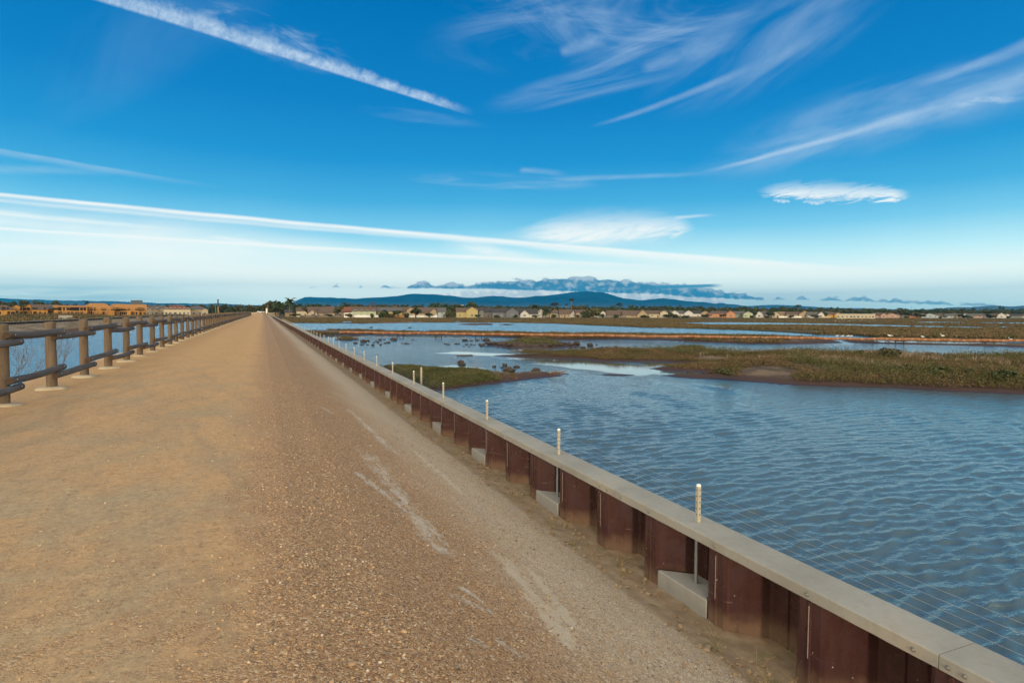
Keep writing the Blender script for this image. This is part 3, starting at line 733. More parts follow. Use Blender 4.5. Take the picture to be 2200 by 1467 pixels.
tag(wall, 'maroon corrugated sheet pile wall under a flat concrete cap', 'wall')
def pile_mesh(seed=0):
    mb = MB(); h0, h1 = -2.35, -0.905; hf, web, D = 0.128, 0.245, 0.37; t = 0.012
    # plan of one pile from near seam to near seam (x into the wall, y along); each flank turned in a little
    pl = [(0, -PER/2), (0, -PER/2+hf), (D, -PER/2+hf+web), (D, PER/2-hf-web), (0, PER/2-hf), (0, PER/2)]
    q = []
    for i, (x, y) in enumerate(pl):                       # soften the folds
        if 0 < i < len(pl)-1:
            a = Vector(pl[i-1])-Vector((x, y)); c = Vector(pl[i+1])-Vector((x, y))
            for d in (a, c): e = Vector((x, y))+d.normalized()*0.022; q.append((e.x, e.y))
        else: q.append((x, y))
    back = [(x+t, y) for x, y in q]
    n = len(q); vs = [(x, y, h0) for x, y in q]+[(x, y, h1) for x, y in q]+[(x, y, h0) for x, y in back]+[(x, y, h1) for x, y in back]
    fs = []
    for i in range(n-1):
        fs.append((i+1, i, n+i, n+i+1)); fs.append((2*n+i, 2*n+i+1, 3*n+i+1, 3*n+i)); fs.append((n+i, 3*n+i, 3*n+i+1, n+i+1))
    mb.add(vs, fs, 0)
    # interlock bead up the seam, with a bare weld strip on its upper part
    mb.prism([(-0.001, -PER/2-0.02), (-0.013, -PER/2-0.011), (-0.013, -PER/2+0.011), (-0.001, -PER/2+0.02)], h0, h1-0.012, 0, 'z')
    if seed != 2: mb.prism([(-0.0135, -PER/2-0.004), (-0.0165, -PER/2-0.002), (-0.0165, -PER/2+0.003), (-0.0135, -PER/2+0.005)], h1-0.50-0.06*seed, h1-0.05, 1, 'z')
    mb.prism([(D-0.001, -0.022), (D-0.016, -0.011), (D-0.016, 0.011), (D-0.001, 0.022)], h0, h1-0.012, 0, 'z')
    return mb.mesh('sheet_pile', [pile_mat, weld_mat])
plm = [pile_mesh(k) for k in range(3)]
k0 = -5
for k in range(k0, k0+100): ob('sheet_pile', plm[(k*k+k) % 3], wall, (0, (k+0.5)*PER, 0))
fp = MB()
for k in range(k0+100, k0+260):
    y = (k)*PER; fp.add([(0, y, -2.3), (0, y+0.31, -2.3), (0.36, y+0.58, -2.3), (0.36, y+0.86, -2.3), (0, y+PER, -2.3), (0, y, -0.906), (0, y+0.31, -0.906), (0.36, y+0.58, -0.906), (0.36, y+0.86, -0.906), (0, y+PER, -0.906)], [(i+1, i, i+5, i+6) for i in range(4)])
tag(fp.build('sheet_pile', pile_mat, wall), kind='stuff')
CL = PER*3.62; CY0 = y_at(2018, 1399, 4.21)-PY0
def cap_mesh(L, seed):
    mb = MB(); r = random.Random(seed); bv = 0.012; x0, x1, z0, z1 = -0.022, 0.375, -0.902, -0.80
    ny = max(2, int(L/0.12)); rows = []
    for i in range(ny+1):
        y = L*i/ny; j = lambda a: a*r.uniform(-1, 1)
        rows.append([(x0, y, z0+j(.002)), (x0, y, z1-bv+j(.0015)), (x0+bv, y, z1+j(.001)), (x1-bv, y, z1+j(.001)), (x1, y, z1-bv), (x1, y, z0)])
    vs = [v for rw in rows for v in rw]; n = 6
    mb.add(vs, [(i*n+k, (i+1)*n+k, (i+1)*n+(k+1) % n, i*n+(k+1) % n)[::-1] for i in range(ny) for k in range(n)], 0)
    mb.add(rows[0], [tuple(range(n))[::-1]]); mb.add(rows[-1], [tuple(range(n))])
    return mb.mesh('concrete_cap', cap_mat)
for k in range(-3, 60):
    o = ob('concrete_cap', cap_mesh(CL-0.006, k), wall, (0, CY0+k*CL, 0))
fc = MB(); fc.box((0.177, CY0+60*CL+110, -0.851), (0.397, 220, 0.102)); fc.build('concrete_cap', cap_mat, wall)
bolt = MB().lathe([(0.016, 0.0), (0.016, 0.006), (0.010, 0.012), (0.010, 0.016), (0.004, 0.019)], 8)
bme = bolt.mesh('bolt', bolt_mat)
for k in range(-4, 34):
    ob('bolt', bme, wall, (-0.022, k*PER+0.012, -0.858), (0, -math.pi/2, 0))
for k in range(-1, 12):
    for e in (-0.17, 0.17): ob('bolt', bme, wall, (-0.022, CY0+k*CL+e, -0.858), (0, -math.pi/2, 0))

# ================================================================= WIRE GUARD FENCE ON THE CAP
wf = empty('wire_fence', (4.40, 5.29, 0.0))
tag(wf, 'low wire fence on slim pale posts along the concrete cap', 'fence')
wp_mat = simple('post_pale', (0.38, 0.35, 0.285), 0.6, 0.12, 20); hole_mat = simple('post_hole', (0.05, 0.045, 0.04), 0.8, 0.1, 4)
pipe_grey = simple('galvanised_pipe', (0.22, 0.235, 0.25), 0.45, 0.2, 12, metal=0.35, spec=0.5)
block_mat = simple('footing_concrete', (0.33, 0.315, 0.285), 0.9, 0.2, 7, 0.35)
cap_white = simple('post_top', (0.75, 0.74, 0.70), 0.6, 0.1, 12)
wire_mat = simple('fence_wire', (0.33, 0.34, 0.34), 0.45, 0.1, 4, metal=0.2)
mb = MB(); w = 0.020
mb.add([(-w, -w, -0.797), (w, -w, -0.797), (w, w, -0.797), (-w, w, -0.797), (-w, -w, -0.40), (w, -w, -0.40), (w, w, -0.40), (-w, w, -0.40)], [(3, 2, 1, 0), (4, 5, 6, 7), (0, 1, 5, 4), (1, 2, 6, 5), (2, 3, 7, 6), (3, 0, 4, 7)])
mb.lathe([(0.026, -0.402), (0.026, -0.388), (0.020, -0.378), (0.008, -0.375)], 12, 2)
HZ = [-0.44-0.068*k for k in range(5)]
for z in HZ:
    mb.box((0.004, -w-0.002, z), (0.011, 0.004, 0.011), 1); mb.box((-w-0.002, 0.0, z), (0.004, 0.010, 0.010), 1)
upm = mb.mesh('post', [wp_mat, hole_mat, cap_white])
ppm = MB().tube([(0.0, 0, -1.62), (0.0, 0, -0.905)], 0.021, 12).mesh('pipe', pipe_grey)
def block_mesh(seed):
    mb = MB(); r = random.Random(seed); x0, x1 = -0.185, 0.165
    pl = [(x0, -0.40), (x0, 0.405), (x0+0.01, 0.412), (x1, 0.13), (x1, -0.13), (x0+0.01, -0.41)]
    n = len(pl); zt = -1.485
    vs = [(x, y, -2.0) for x, y in pl]+[(x, y, zt-0.012+r.uniform(-.002, .002)) for x, y in pl]
    cx = sum(p[0] for p in pl)/n
    vs += [(cx+(x-cx)*0.94, y*0.965, zt+r.uniform(-.004, .004)) for x, y in pl]
    mb.add(vs, [(i, (i+1) % n, n+(i+1) % n, n+i)[::-1] for i in range(n)]+[(n+i, n+(i+1) % n, 2*n+(i+1) % n, 2*n+i)[::-1] for i in range(n)]+[tuple(range(2*n, 3*n))[::-1]])
    return mb.mesh('footing', block_mat)
bkm = [block_mesh(k) for k in range(4)]
WS = PER*3
NW = 46
for k in range(-2, NW):
    p = ob('post', upm, wf, (0, k*WS, 0), (0, random.uniform(-.006, .006), random.uniform(-.04, .04)))
    if k < 30:
        ob('pipe', ppm, p, (-0.012, 0, 0)); ob('footing', bkm[k % 4], p, (0.0, 0.045, 0))
for z in HZ:
    mb = MB()
    for k in range(-2, NW-1):
        pts = [(0.0, (k+t)*WS, z-0.010*math.sin(math.pi*t)) for t in (0, 0.25, 0.5, 0.75, 1)]
        mb.tube(pts, 0.0015, 4, 0, False)
    mb.build('wire', wire_mat, wf)
# short stake standing behind the wall
sp = at(905, 822, W+0.25); o = MB().box((0, 0, 0.45), (0.10, 0.06, 1.1)).box((0, 0, 1.02), (0.08, 0.045, 0.04)).build('marker_stake', wp_mat); o.location = (sp[0], sp[1], W+0.1)
tag(o, 'pale flat stake standing in the grass islet behind the wall', 'stake')

# dry weeds and small clods along the foot of the wall
mb = MB(); r = random.Random(5)
for cyy in [2.9+0.05*q for q in range(8)]+[y_at(1640+q*6, 1420, 3.85) for q in range(8)]+[r.uniform(4, 22) for _ in range(44)]:
    cx = r.uniform(3.72, 4.12); cz = float(bank_z(np.array([cx]), np.array([cyy]))[0])
    for _ in range(r.randint(6, 14)):
        a = r.random()*6.28; L = r.uniform(0.05, 0.17); l = r.uniform(0.2, 1.0); bx, by = cx+r.uniform(-.05, .05), cyy+r.uniform(-.05, .05)
        tip = (bx+math.cos(a)*L*l, by+math.sin(a)*L*l, cz+L*0.8); md = (bx+math.cos(a)*L*l*.4, by+math.sin(a)*L*l*.4, cz+L*0.55)
        mb.tube([(bx, by, cz-0.01), md, tip], [0.0022, 0.0017, 0.0008], 4, 0, False)
tag(mb.build('weeds', simple('dry_weed', (0.40, 0.29, 0.13), 0.9, 0.35, 30)), 'dry yellow weed stems along the foot of the wall', kind='stuff')
v, f = scatter_stones(2600, (3.55, 4.2), (2.2, 22), lambda X, Y: np.clip(0.5+fbm(X*4, Y*2, 3, 5), 0, 1), 0.006, 0.034, bank_z, pw=3.2)
tag(np_mesh('clods', v, f, m_stone('soil_clods', [(0, (0.22, 0.15, 0.09)), (1, (0.40, 0.29, 0.18))]), False), 'small dry soil clods along the foot of the wall', kind='stuff')
# ================================================================= WATER
def m_water():
    m, N, b = new_mat('lagoon_water')
    P = N.n('ShaderNodeTexCoord').outputs['Object']; s = N.sep(P); X, Y = s[0], s[1]
    Q = N.rot(P, R(-9.0))
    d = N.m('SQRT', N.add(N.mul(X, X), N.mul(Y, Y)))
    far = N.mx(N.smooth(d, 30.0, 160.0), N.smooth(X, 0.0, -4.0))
    w1 = N.noise(N.vmul(Q, (0.34, 1.0, 1.0)), 3.0, 4, 0.55, 0.25)
    w2 = N.noise(N.vmul(Q, (0.4, 1.0, 1.0)), 9.0, 3, 0.6, 0.2)
    w3 = N.noise(N.vmul(N.rot(P, R(24)), (0.45, 1.0, 1.0)), 5.6, 3, 0.6, 0.2)
    gust = N.noise(N.vmul(P, (0.6, 1.0, 1.0)), 0.055, 4, 0.55, 0.4)
    # sheltered, glassy water among the islets
    calm = None
    for (p1, p2, w) in (((1130, 768), (1520, 806), 2.6), ((1190, 778), (1420, 802), 2.6), ((860, 800), (1010, 788), 2.2), ((690, 724), (790, 722), 5.0), ((800, 722), (1000, 724), 3.0), ((960, 757), (1110, 764), 1.9), ((1870, 735), (2150, 735), 5.0), ((1385, 783), (1480, 783), 2.0), ((1080, 746), (1160, 753), 1.6)):
        a, q = at(*p1), at(*p2)
        sa, st, L = N.seg(X, Y, (a[0], a[1]), (q[0], q[1]))
        e = N.m('MINIMUM', N.smooth(N.m('ABSOLUTE', st), w*1.8, 0.3*w), N.m('MINIMUM', N.smooth(sa, -0.15, 0.1), N.smooth(sa, 1.15, 0.9)))
        calm = e if calm is None else N.mx(calm, e)
    calm = N.smooth(N.add(calm, N.mul(N.sub(N.noise(P, 0.35, 4, 0.6), 0.5), 0.7)), 0.3, 0.75)
    h = N.add(N.mul(w1, 0.40), N.add(N.mul(w2, 0.30), N.mul(w3, 0.34)))
    k = N.mul(N.lin(gust, 0.35, 0.65, 0.75, 1.1), N.lin(calm, 0, 1, 1.0, 0.06))
    k = N.mul(k, N.lin(X, -2.0, 0.0, 2.0, 1.0))
    nb = N.bump(h, N.mul(k, N.lin(d, 10, 70, 0.33, 0.42)), 0.20)
    col = N.mix(far, (0.078, 0.112, 0.120), (0.004, 0.105, 0.20))  # far and left water: reflected sky blue painted into the base colour
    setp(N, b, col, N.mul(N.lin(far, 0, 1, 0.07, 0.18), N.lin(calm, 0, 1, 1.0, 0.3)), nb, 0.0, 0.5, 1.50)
    return m
water_mat = m_water()
az0, az1 = R(1.0), R(72.0)
azs = np.concatenate([np.linspace(R(-92), R(-21), 14)[:-1], np.linspace(R(-21), az0, 110)[:-1], np.linspace(az0, az1, 560), np.linspace(az1, R(112), 30)[1:]])
rr = [3.2]
while rr[-1] < 95: rr.append(rr[-1]*1.0042)
while rr[-1] < 520: rr.append(rr[-1]*1.05)
rr = np.array(rr)
A, RR = np.meshgrid(azs, rr, indexing='ij')
GX, GY = np.sin(A)*RR, np.cos(A)*RR
hz = np.zeros_like(GX); dxx = np.zeros_like(GX); dyy = np.zeros_like(GX)
wr = np.random.default_rng(21)
sp_ = RR*0.0054
for k in range(72):
    lam = 0.16*(0.66/0.16)**wr.random(); th = R(-9+wr.normal()*17)+math.pi
    amp = 0.0064*lam**1.1; ph = wr.random()*6.283
    kx, ky = math.sin(th)*2*math.pi/lam, math.cos(th)*2*math.pi/lam
    fd = smoothstep(1.9, 3.6, lam/sp_)
    ar = kx*GX+ky*GY+ph+0.6*fbm(GX*0.09, GY*0.09, 2, k)
    hz += amp*fd*np.cos(ar); dxx -= amp*fd*math.sin(th)*np.sin(ar); dyy -= amp*fd*math.cos(th)*np.sin(ar)
gustm = 0.75+0.5*(fbm(GX*0.07, GY*0.07, 3, 5)+0.5)
inr = ((A >= R(-21)) & (A <= az1)).astype(float)*(1-smoothstep(60, 92, RR))
# quiet water between the islets
calmm = np.zeros_like(GX)
for (p1, p2, wd) in (((1130, 768), (1520, 806), 4.5), ((860, 800), (1010, 788), 4.0), ((960, 757), (1110, 764), 3.5)):
    a, q = at(*p1)[:2], at(*p2)[:2]; L = np.hypot(*(q-a)); e = (q-a)/L
    s_ = np.clip(((GX-a[0])*e[0]+(GY-a[1])*e[1])/L, 0, 1); dd = np.hypot(GX-a[0]-s_*L*e[0], GY-a[1]-s_*L*e[1])
    calmm = np.maximum(calmm, 1-smoothstep(wd*0.5, wd*1.6, dd))
amp_ = gustm*inr*(1-0.9*calmm)*np.where(GX < 0, 1.7, 1.0)
V3 = np.stack([GX+dxx*amp_*0.9, GY+dyy*amp_*0.9, W+hz*amp_], -1)
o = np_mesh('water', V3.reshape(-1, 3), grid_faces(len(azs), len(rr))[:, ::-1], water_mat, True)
tag(o, 'rippled blue tidal lagoon water beside the bank', kind='structure')
# ================================================================= GROUND
def m_land(name, dirt, g1, g2, sc=1.0):
    m, N, b = new_mat(name)
    P = N.n('ShaderNodeTexCoord').outputs['Object']
    n1 = N.noise(N.vmul(P, (0.4, 1, 1)), 0.05*sc, 5, 0.65, 0.4); n2 = N.noise(P, 0.6*sc, 5, 0.7); n3 = N.noise(P, 3.0*sc, 4, 0.7)
    c = N.mix(N.smooth(n2, 0.4, 0.62), g1, g2)
    c = N.mix(N.smooth(n1, 0.56, 0.64), c, dirt)
    c = N.mix(N.mul(N.smooth(n3, 0.45, 0.7), 0.5), c, [q*0.45 for q in g1])
    setp(N, b, c, 0.95, N.bump(N.add(n3, n2), 0.8, 0.25), 0.0, 0.1); return m
ground_mat = m_land('dry_ground', (0.17, 0.125, 0.075), (0.075, 0.062, 0.032), (0.115, 0.085, 0.045))
mb = MB(); mb.add([(-16500, -400, W-0.35), (16500, -400, W-0.35), (16500, 16500, W-0.35), (-16500, 16500, W-0.35)], [(0, 1, 2, 3)])
tag(mb.build('ground', ground_mat), 'flat dry coastal ground reaching to the hills', kind='structure')
marsh_mat = m_land('marsh_ground', (0.205, 0.145, 0.090), (0.078, 0.066, 0.030), (0.135, 0.098, 0.052))
mud_mat = m_land('tidal_mud', (0.120, 0.068, 0.042), (0.070, 0.040, 0.027), (0.095, 0.055, 0.036), 2.0)

def wobble_poly(P, amp, step, seed, closed=True):
    out = []; n = len(P)
    for i in range(n if closed else n-1):
        a, b = np.array(P[i][:2]), np.array(P[(i+1) % n][:2]); L = np.hypot(*(b-a)); k = max(1, int(L/step))
        for j in range(k):
            p = a+(b-a)*j/k; nr = np.array([-(b-a)[1], (b-a)[0]])/max(L, 1e-6)
            q = float(fbm(np.array([p[0]/step*0.35]), np.array([p[1]/step*0.35]), 3, seed)[0])
            out.append(p+nr*q*amp)
    return out
def sheet(name, poly, z, mat, skirt=0.5):
    n = len(poly); mb = MB()
    vs = [(p[0], p[1], z) for p in poly]+[(p[0]*1.0, p[1], z-skirt) for p in poly]
    mb.add(vs, [tuple(range(n))]+[(i, n+i, n+(i+1) % n, (i+1) % n) for i in range(n)])
    return mb.build(name, mat)
def pix(pts, z=W): return [at(x, y, z)[:2] for x, y in pts]

# far marsh flat: its near shore traced along the water's edge, its far side runs under the town
near = pix([(1250, 697.5), (1290, 699.5), (1330, 701), (1385, 703.5), (1505, 706), (1610, 709.5), (1705, 714.5), (1760, 719), (1840, 720.5), (1890, 725), (1960, 727.5), (2060, 729), (2200, 732.5), (2290, 736), (2600, 746)])
left = [(5.0, 560), (5.0, 420), (5.0, 300), (4.9, 232)]+pix([(640, 694), (700, 694.5), (740, 694), (770, 695), (830, 694), (900, 693), (1000, 693), (1090, 693), (1170, 694.5)])
MZ = W+0.22
poly = wobble_poly(left+near, 2.0, 4.0, 3, False)+[np.array(q) for q in [(700, 300), (1500, 500), (1500, 1600), (-30, 1600), (-30, 560)]]
tag(sheet('marsh', poly, MZ, marsh_mat), 'olive brown salt marsh flat across the lagoon', kind='structure')
pool_mat = water_mat
def pool(pts, label):
    o = sheet('pool', wobble_poly(pix(pts, MZ), 0.7, 3.0, len(pts)), MZ+0.02, pool_mat, 0.03)
    tag(o, label, kind='structure'); return o
pool([(1447, 693.4), (1530, 692.6), (1640, 693.2), (1760, 695.2), (1870, 697.5), (1955, 699.6), (1955, 702.6), (1880, 701.2), (1780, 699.8), (1700, 698.2), (1600, 697.2), (1520, 696.4)], 'narrow strip of blue water in the far marsh')
pool([(1964, 700), (2027, 701), (2027, 704), (1964, 702.6)], 'short blue pool in the right of the far marsh')
pool([(2040, 701.5), (2110, 703), (2107, 704.6), (2040, 703.8)], 'thin blue pool near the right edge of the marsh')
pool([(1972, 691.4), (2000, 691.2), (2077, 692.6), (2077, 694.2), (1972, 693.4)], 'thin far pool close to the houses')
pool([(2107, 692.6), (2230, 693.4), (2230, 696), (2107, 694.6)], 'far pool at the right edge by the houses')
pool([(2150, 701.4), (2163, 701.4), (2163, 703.6), (2150, 703.4)], 'tiny pool in the far marsh at the right')
pool([(738, 690.6), (756, 690.6), (757, 692.8), (737, 692.8)], 'small pool in the marsh before the pale green house')
pool([(880, 690.6), (900, 690.4), (905, 691.4), (880, 691.6)], 'sliver of water in the marsh below the white fence')
pool([(980, 690.0), (992, 690.0), (992, 691.4), (979, 691.4)], 'sliver of water in the marsh below the yellow house')

# islets, spits and mud banks: real mounds with a shelving shore
ISL = []
def pip(X, Y, poly):
    c = np.zeros(X.shape, bool); n = len(poly)
    for i in range(n):
        (x0, y0), (x1, y1) = poly[i], poly[(i+1) % n]
        m = ((y0 > Y) != (y1 > Y))
        with np.errstate(divide='ignore', invalid='ignore'):
            c ^= m & (X < (x1-x0)*(Y-y0)/(y1-y0+1e-12)+x0)
    return c
def sdist(X, Y, poly):
    d = np.full(X.shape, 1e9); n = len(poly)
    for i in range(n):
        a, b = poly[i], poly[(i+1) % n]; e = np.array(b)-np.array(a); L2 = float(e@e)+1e-9
        t = np.clip(((X-a[0])*e[0]+(Y-a[1])*e[1])/L2, 0, 1)
        d = np.minimum(d, np.hypot(X-a[0]-t*e[0], Y-a[1]-t*e[1]))
    return np.where(pip(X, Y, poly), d, -d)
def m_bank():
    m, N, b = new_mat('islet_soil')
    P = N.n('ShaderNodeTexCoord').outputs['Object']; s = N.sep(P)
    n = N.noise(P, 0.5, 5, 0.65); n2 = N.noise(P, 4.0, 5, 0.7)
    hz = N.add(s[2], N.mul(N.sub(n2, 0.5), 0.10))
    mud = N.mix(n2, (0.042, 0.021, 0.014), (0.080, 0.042, 0.028))
    top = N.mix(N.smooth(n, 0.45, 0.6), (0.075, 0.052, 0.030), (0.165, 0.112, 0.072))
    c = N.mix(N.smooth(hz, W+0.16, W+0.30), mud, top)
    c = N.mix(N.smooth(hz, W+0.07, W+0.0), c, (0.045, 0.024, 0.016))
    setp(N, b, c, N.lin(hz, W, W+0.12, 0.32, 0.92), N.bump(n2, 0.6, 0.10), 0.0, 0.35); return m
bank_mat = m_bank()
def islet(name, pts, hmax, res, label, slope=0.16, seed=1, z0=W):
    poly = [tuple(p) for p in wobble_poly(pix(pts), 0.35, 0.9, seed)]
    P = np.array(poly); x0, y0 = P.min(0)-0.8; x1, y1 = P.max(0)+0.8
    xs = np.arange(x0, x1+res, res); ys = np.arange(y0, y1+res, res)
    X, Y = np.meshgrid(xs, ys, indexing='ij'); d = sdist(X, Y, poly)
    d2 = d+fbm(X*0.7, Y*0.7, 4, seed+40)*0.45
    z = np.where(d2 > 0, hmax*(1-np.exp(-np.maximum(d2, 0)*slope/hmax)), d2*0.35)
    z = z+smoothstep(0.2, 1.5, d2)*(fbm(X*0.35, Y*0.35, 3, seed)*0.12+fbm(X*2, Y*2, 3, seed+3)*0.035)
    z = np.maximum(z, -0.3)
    f = grid_faces(len(xs), len(ys)); dm = d2.ravel()[f].max(1); f = f[dm > -0.6]
    o = np_mesh(name, np.stack([X, Y, z+z0], -1).reshape(-1, 3), f, bank_mat, True)
    tag(o, label, kind='structure'); ISL.append((poly, X, Y, z+z0, d2)); return len(ISL)-1
iA = islet('islet', [(800, 792), (900, 792), (960, 797), (1030, 799.5), (1090, 802), (1170, 801.5), (1228, 802.5), (1195, 810), (1130, 816), (1070, 824), (1010, 832), (960, 838), (900, 842)], 0.45, 0.16, 'small grassy mud islet close behind the wall', seed=2)
iB = islet('islet', [(1056, 764), (1100, 763), (1150, 762), (1230, 760.5), (1330, 758.5), (1420, 757.5), (1480, 759.5), (1540, 763), (1600, 763.5), (1700, 763.5), (1800, 764.5), (1900, 766.5), (2000, 769), (2100, 771.5), (2200, 773.5), (2420, 780),
    (2420, 868), (2300, 856), (2200, 848), (2120, 844), (2064, 841.5), (1955, 836), (1873, 832), (1764, 829.5), (1682, 826), (1640, 822), (1600, 819.5), (1554, 816), (1500, 814), (1459, 810.5), (1415, 806.5), (1440, 804.5), (1475, 805), (1510, 803), (1500, 800), (1470, 799), (1440, 796.5), (1418, 794.5), (1384, 792.5), (1426, 789.5), (1470, 786), (1486, 781), (1440, 778.5), (1400, 777.5), (1350, 777), (1295, 777), (1241, 772), (1180, 769.5), (1118, 768)], 0.62, 0.22, 'long scrub covered spit reaching in from the right', seed=5)
iC = islet('islet', [(1440, 753.4), (1452, 751), (1500, 750.5), (1514, 752.6), (1500, 754.4), (1460, 754.6)], 0.3, 0.2, 'tiny green islet beyond the long spit', seed=7)
iD = islet('islet', [(1040, 737), (1075, 735), (1100, 733), (1160, 732), (1205, 734), (1232, 739), (1250, 744), (1200, 748.5), (1120, 748.5), (1070, 746), (1045, 742)], 0.38, 0.2, 'low rocky islet with a green top', seed=9)
iF = islet('islet', [(718, 729.5), (730, 727), (748, 726), (768, 728), (776, 730), (760, 731.2), (735, 731.4)], 0.35, 0.2, 'little muddy mound in the water near the wall', seed=11)
iM = islet('mud_bank', [(1290, 804.6), (1310, 803.6), (1340, 804.2), (1372, 805.6), (1340, 807.4), (1300, 806.6)], 0.10, 0.16, 'flat dark mud bar in the glassy channel', seed=13)
islet('islet', [(978, 697.3), (1010, 695.6), (1058, 695.8), (1060, 698.2), (1010, 698.4)], 0.3, 0.35, 'thin dark islet in the far channel below the yellow gabled house', seed=19)
islet('islet', [(1068, 697.2), (1090, 696.6), (1108, 697.6), (1090, 699)], 0.25, 0.35, 'thin dark islet in the far channel below the slate grey house', seed=20)
# strip of land under and behind the pipeline
iP = islet('islet', [(640, 711), (668, 709.5), (720, 711), (800, 712.5), (900, 714), (1000, 715.5), (1100, 717.5), (1200, 719), (1300, 720), (1400, 721.5), (1500, 723), (1600, 724.5), (1700, 727), (1760, 728), (1805, 733), (1812, 737), (1740, 739.5), (1650, 739.5), (1600, 739), (1540, 736), (1480, 733.5), (1400, 731), (1330, 730), (1250, 730), (1180, 730), (1120, 730.5), (1100, 726), (1050, 723.5), (980, 720.5), (900, 719.8), (820, 719.2), (750, 719.5), (700, 721), (660, 722), (630, 722)], 0.55, 0.5, 'low scrubby strip of land along the rusty pipe', slope=0.10, seed=15)
iQ = islet('islet', [(1808, 731.5), (1830, 730), (1848, 731), (1856, 734.5), (1900, 736.5), (2000, 738.5), (2100, 739.5), (2150, 741), (2165, 738), (2200, 738.5), (2420, 744), (2420, 756), (2200, 746.5), (2150, 744.5), (2050, 742), (1950, 740), (1870, 738), (1820, 736)], 0.3, 0.4, 'thin mud bar below the pipe on the right', seed=17)

# ================================================================= MARSH PLANTS (uncountable: stuff)
def m_plants(name, pal, sc=0.35):
    m, N, b = new_mat(name)
    g = N.n('ShaderNodeNewGeometry').outputs['Random Per Island']; P = N.n('ShaderNodeTexCoord').outputs['Object']
    n = N.noise(P, sc, 4, 0.6, 0.3)
    f = N.add(N.mul(g, 0.45), N.mul(N.smooth(n, 0.3, 0.7), 0.55))
    setp(N, b, N.ramp(f, pal), 0.9, None, 0.0, 0.12); return m
plant_mat = m_plants('marsh_plants', [(0.0, (0.034, 0.036, 0.017)), (0.25, (0.082, 0.076, 0.032)), (0.45, (0.125, 0.102, 0.046)), (0.62, (0.12, 0.080, 0.046)), (0.8, (0.15, 0.095, 0.06)), (1.0, (0.23, 0.175, 0.115))])
green_mat = m_plants('green_plants', [(0.0, (0.042, 0.050, 0.022)), (0.5, (0.085, 0.088, 0.036)), (1.0, (0.14, 0.122, 0.058))], 0.6)
dry_mat = m_plants('dry_grass', [(0.0, (0.13, 0.095, 0.07)), (0.5, (0.23, 0.175, 0.13)), (1.0, (0.32, 0.25, 0.18))], 0.5)
def tufts(name, P, h, mat, label, blades=9, wide=0.35, spread=0.5, thick=0.10, seed=0):
    """P (n,3) foot points, h (n) heights: each tuft is a spray of bent leaf blades"""
    g = np.random.default_rng(seed); n = len(P)
    B = blades; P = np.repeat(P, B, 0); H = np.repeat(h, B)*g.uniform(0.5, 1.1, n*B)
    a = g.uniform(0, 2*np.pi, n*B); lean = g.uniform(0.1, 1.0, n*B)*spread
    off = g.normal(size=(n*B, 2))*wide*np.repeat(h, B)[:, None]*0.6
    bx, by, bz = P[:, 0]+off[:, 0], P[:, 1]+off[:, 1], P[:, 2]-0.03
    tw = H*thick*g.uniform(0.6, 1.4, n*B); pa = a+g.uniform(0.6, 2.4, n*B)
    wx, wy = np.cos(pa)*tw, np.sin(pa)*tw
    mx_, my_ = bx+np.cos(a)*H*lean*0.4, by+np.sin(a)*H*lean*0.4
    tx, ty = bx+np.cos(a)*H*lean, by+np.sin(a)*H*lean
    v = np.stack([np.stack([bx-wx*.6, by-wy*.6, bz], -1), np.stack([bx+wx*.6, by+wy*.6, bz], -1), np.stack([mx_+wx, my_+wy, bz+H*.62], -1), np.stack([mx_-wx, my_-wy, bz+H*.55], -1), np.stack([tx, ty, bz+H], -1)], 1).reshape(-1, 3)
    i = np.arange(n*B)[:, None]*5
    t = np.concatenate([i+np.array([[0, 1, 2]]), i+np.array([[0, 2, 3]]), i+np.array([[3, 2, 4]])])
    o = np_mesh(name, v, t, mat, False); tag(o, label, kind='stuff'); return o
def pick(idx, n, dmin, dmax=99, cond=None, seed=0):
    poly, X, Y, Z, d = ISL[idx]; g = np.random.default_rng(seed)
    ok = np.argwhere((d > dmin) & (d < dmax)); ii = ok[g.integers(0, len(ok), n)]
    res = X[1, 0]-X[0, 0]; x = X[ii[:, 0], ii[:, 1]]+g.uniform(-.5, .5, n)*res; y = Y[ii[:, 0], ii[:, 1]]+g.uniform(-.5, .5, n)*res; z = Z[ii[:, 0], ii[:, 1]]
    p = np.stack([x, y, z], -1)
    if cond is not None: p = p[cond(x, y)]
    return p
vis = lambda x, y: (np.arctan2(x, y) < R(66))
def scrub(name, P, r, hgt, mat, label, q=14, leaf=0.055, seed=0):
    """low leafy cushions: q little leaves spread over a dome at each point"""
    g = np.random.default_rng(seed); n = len(P); Q = np.repeat(P, q, 0); rr_ = np.repeat(r, q)*g.random(n*q)**0.5; a = g.uniform(0, 6.283, n*q)
    hh_ = np.repeat(hgt, q)*np.sqrt(np.clip(1-(rr_/np.repeat(r, q))**2*0.9, 0, 1))*g.uniform(0.35, 1.1, n*q)
    C = np.stack([Q[:, 0]+rr_*np.cos(a), Q[:, 1]+rr_*np.sin(a), Q[:, 2]+hh_-0.02], -1)
    u = g.normal(size=(n*q, 3)); u[:, 2] = np.abs(u[:, 2])*0.8+0.5; u /= np.linalg.norm(u, axis=1)[:, None]; w = np.cross(u, g.normal(size=(n*q, 3))); w /= np.linalg.norm(w, axis=1)[:, None]
    s_ = leaf*g.uniform(0.6, 1.5, n*q)[:, None]
    v = np.stack([C-w*s_*0.55, C+u*s_*0.5-w*s_*0.3, C+u*s_*1.5, C+u*s_*0.4+w*s_*0.55], 1).reshape(-1, 3)
    o = np_mesh(name, v, np.arange(4*n*q).reshape(-1, 4), mat); tag(o, label, kind='stuff'); return o
def U_(k, a, b, n): return np.random.default_rng(k).uniform(a, b, n)
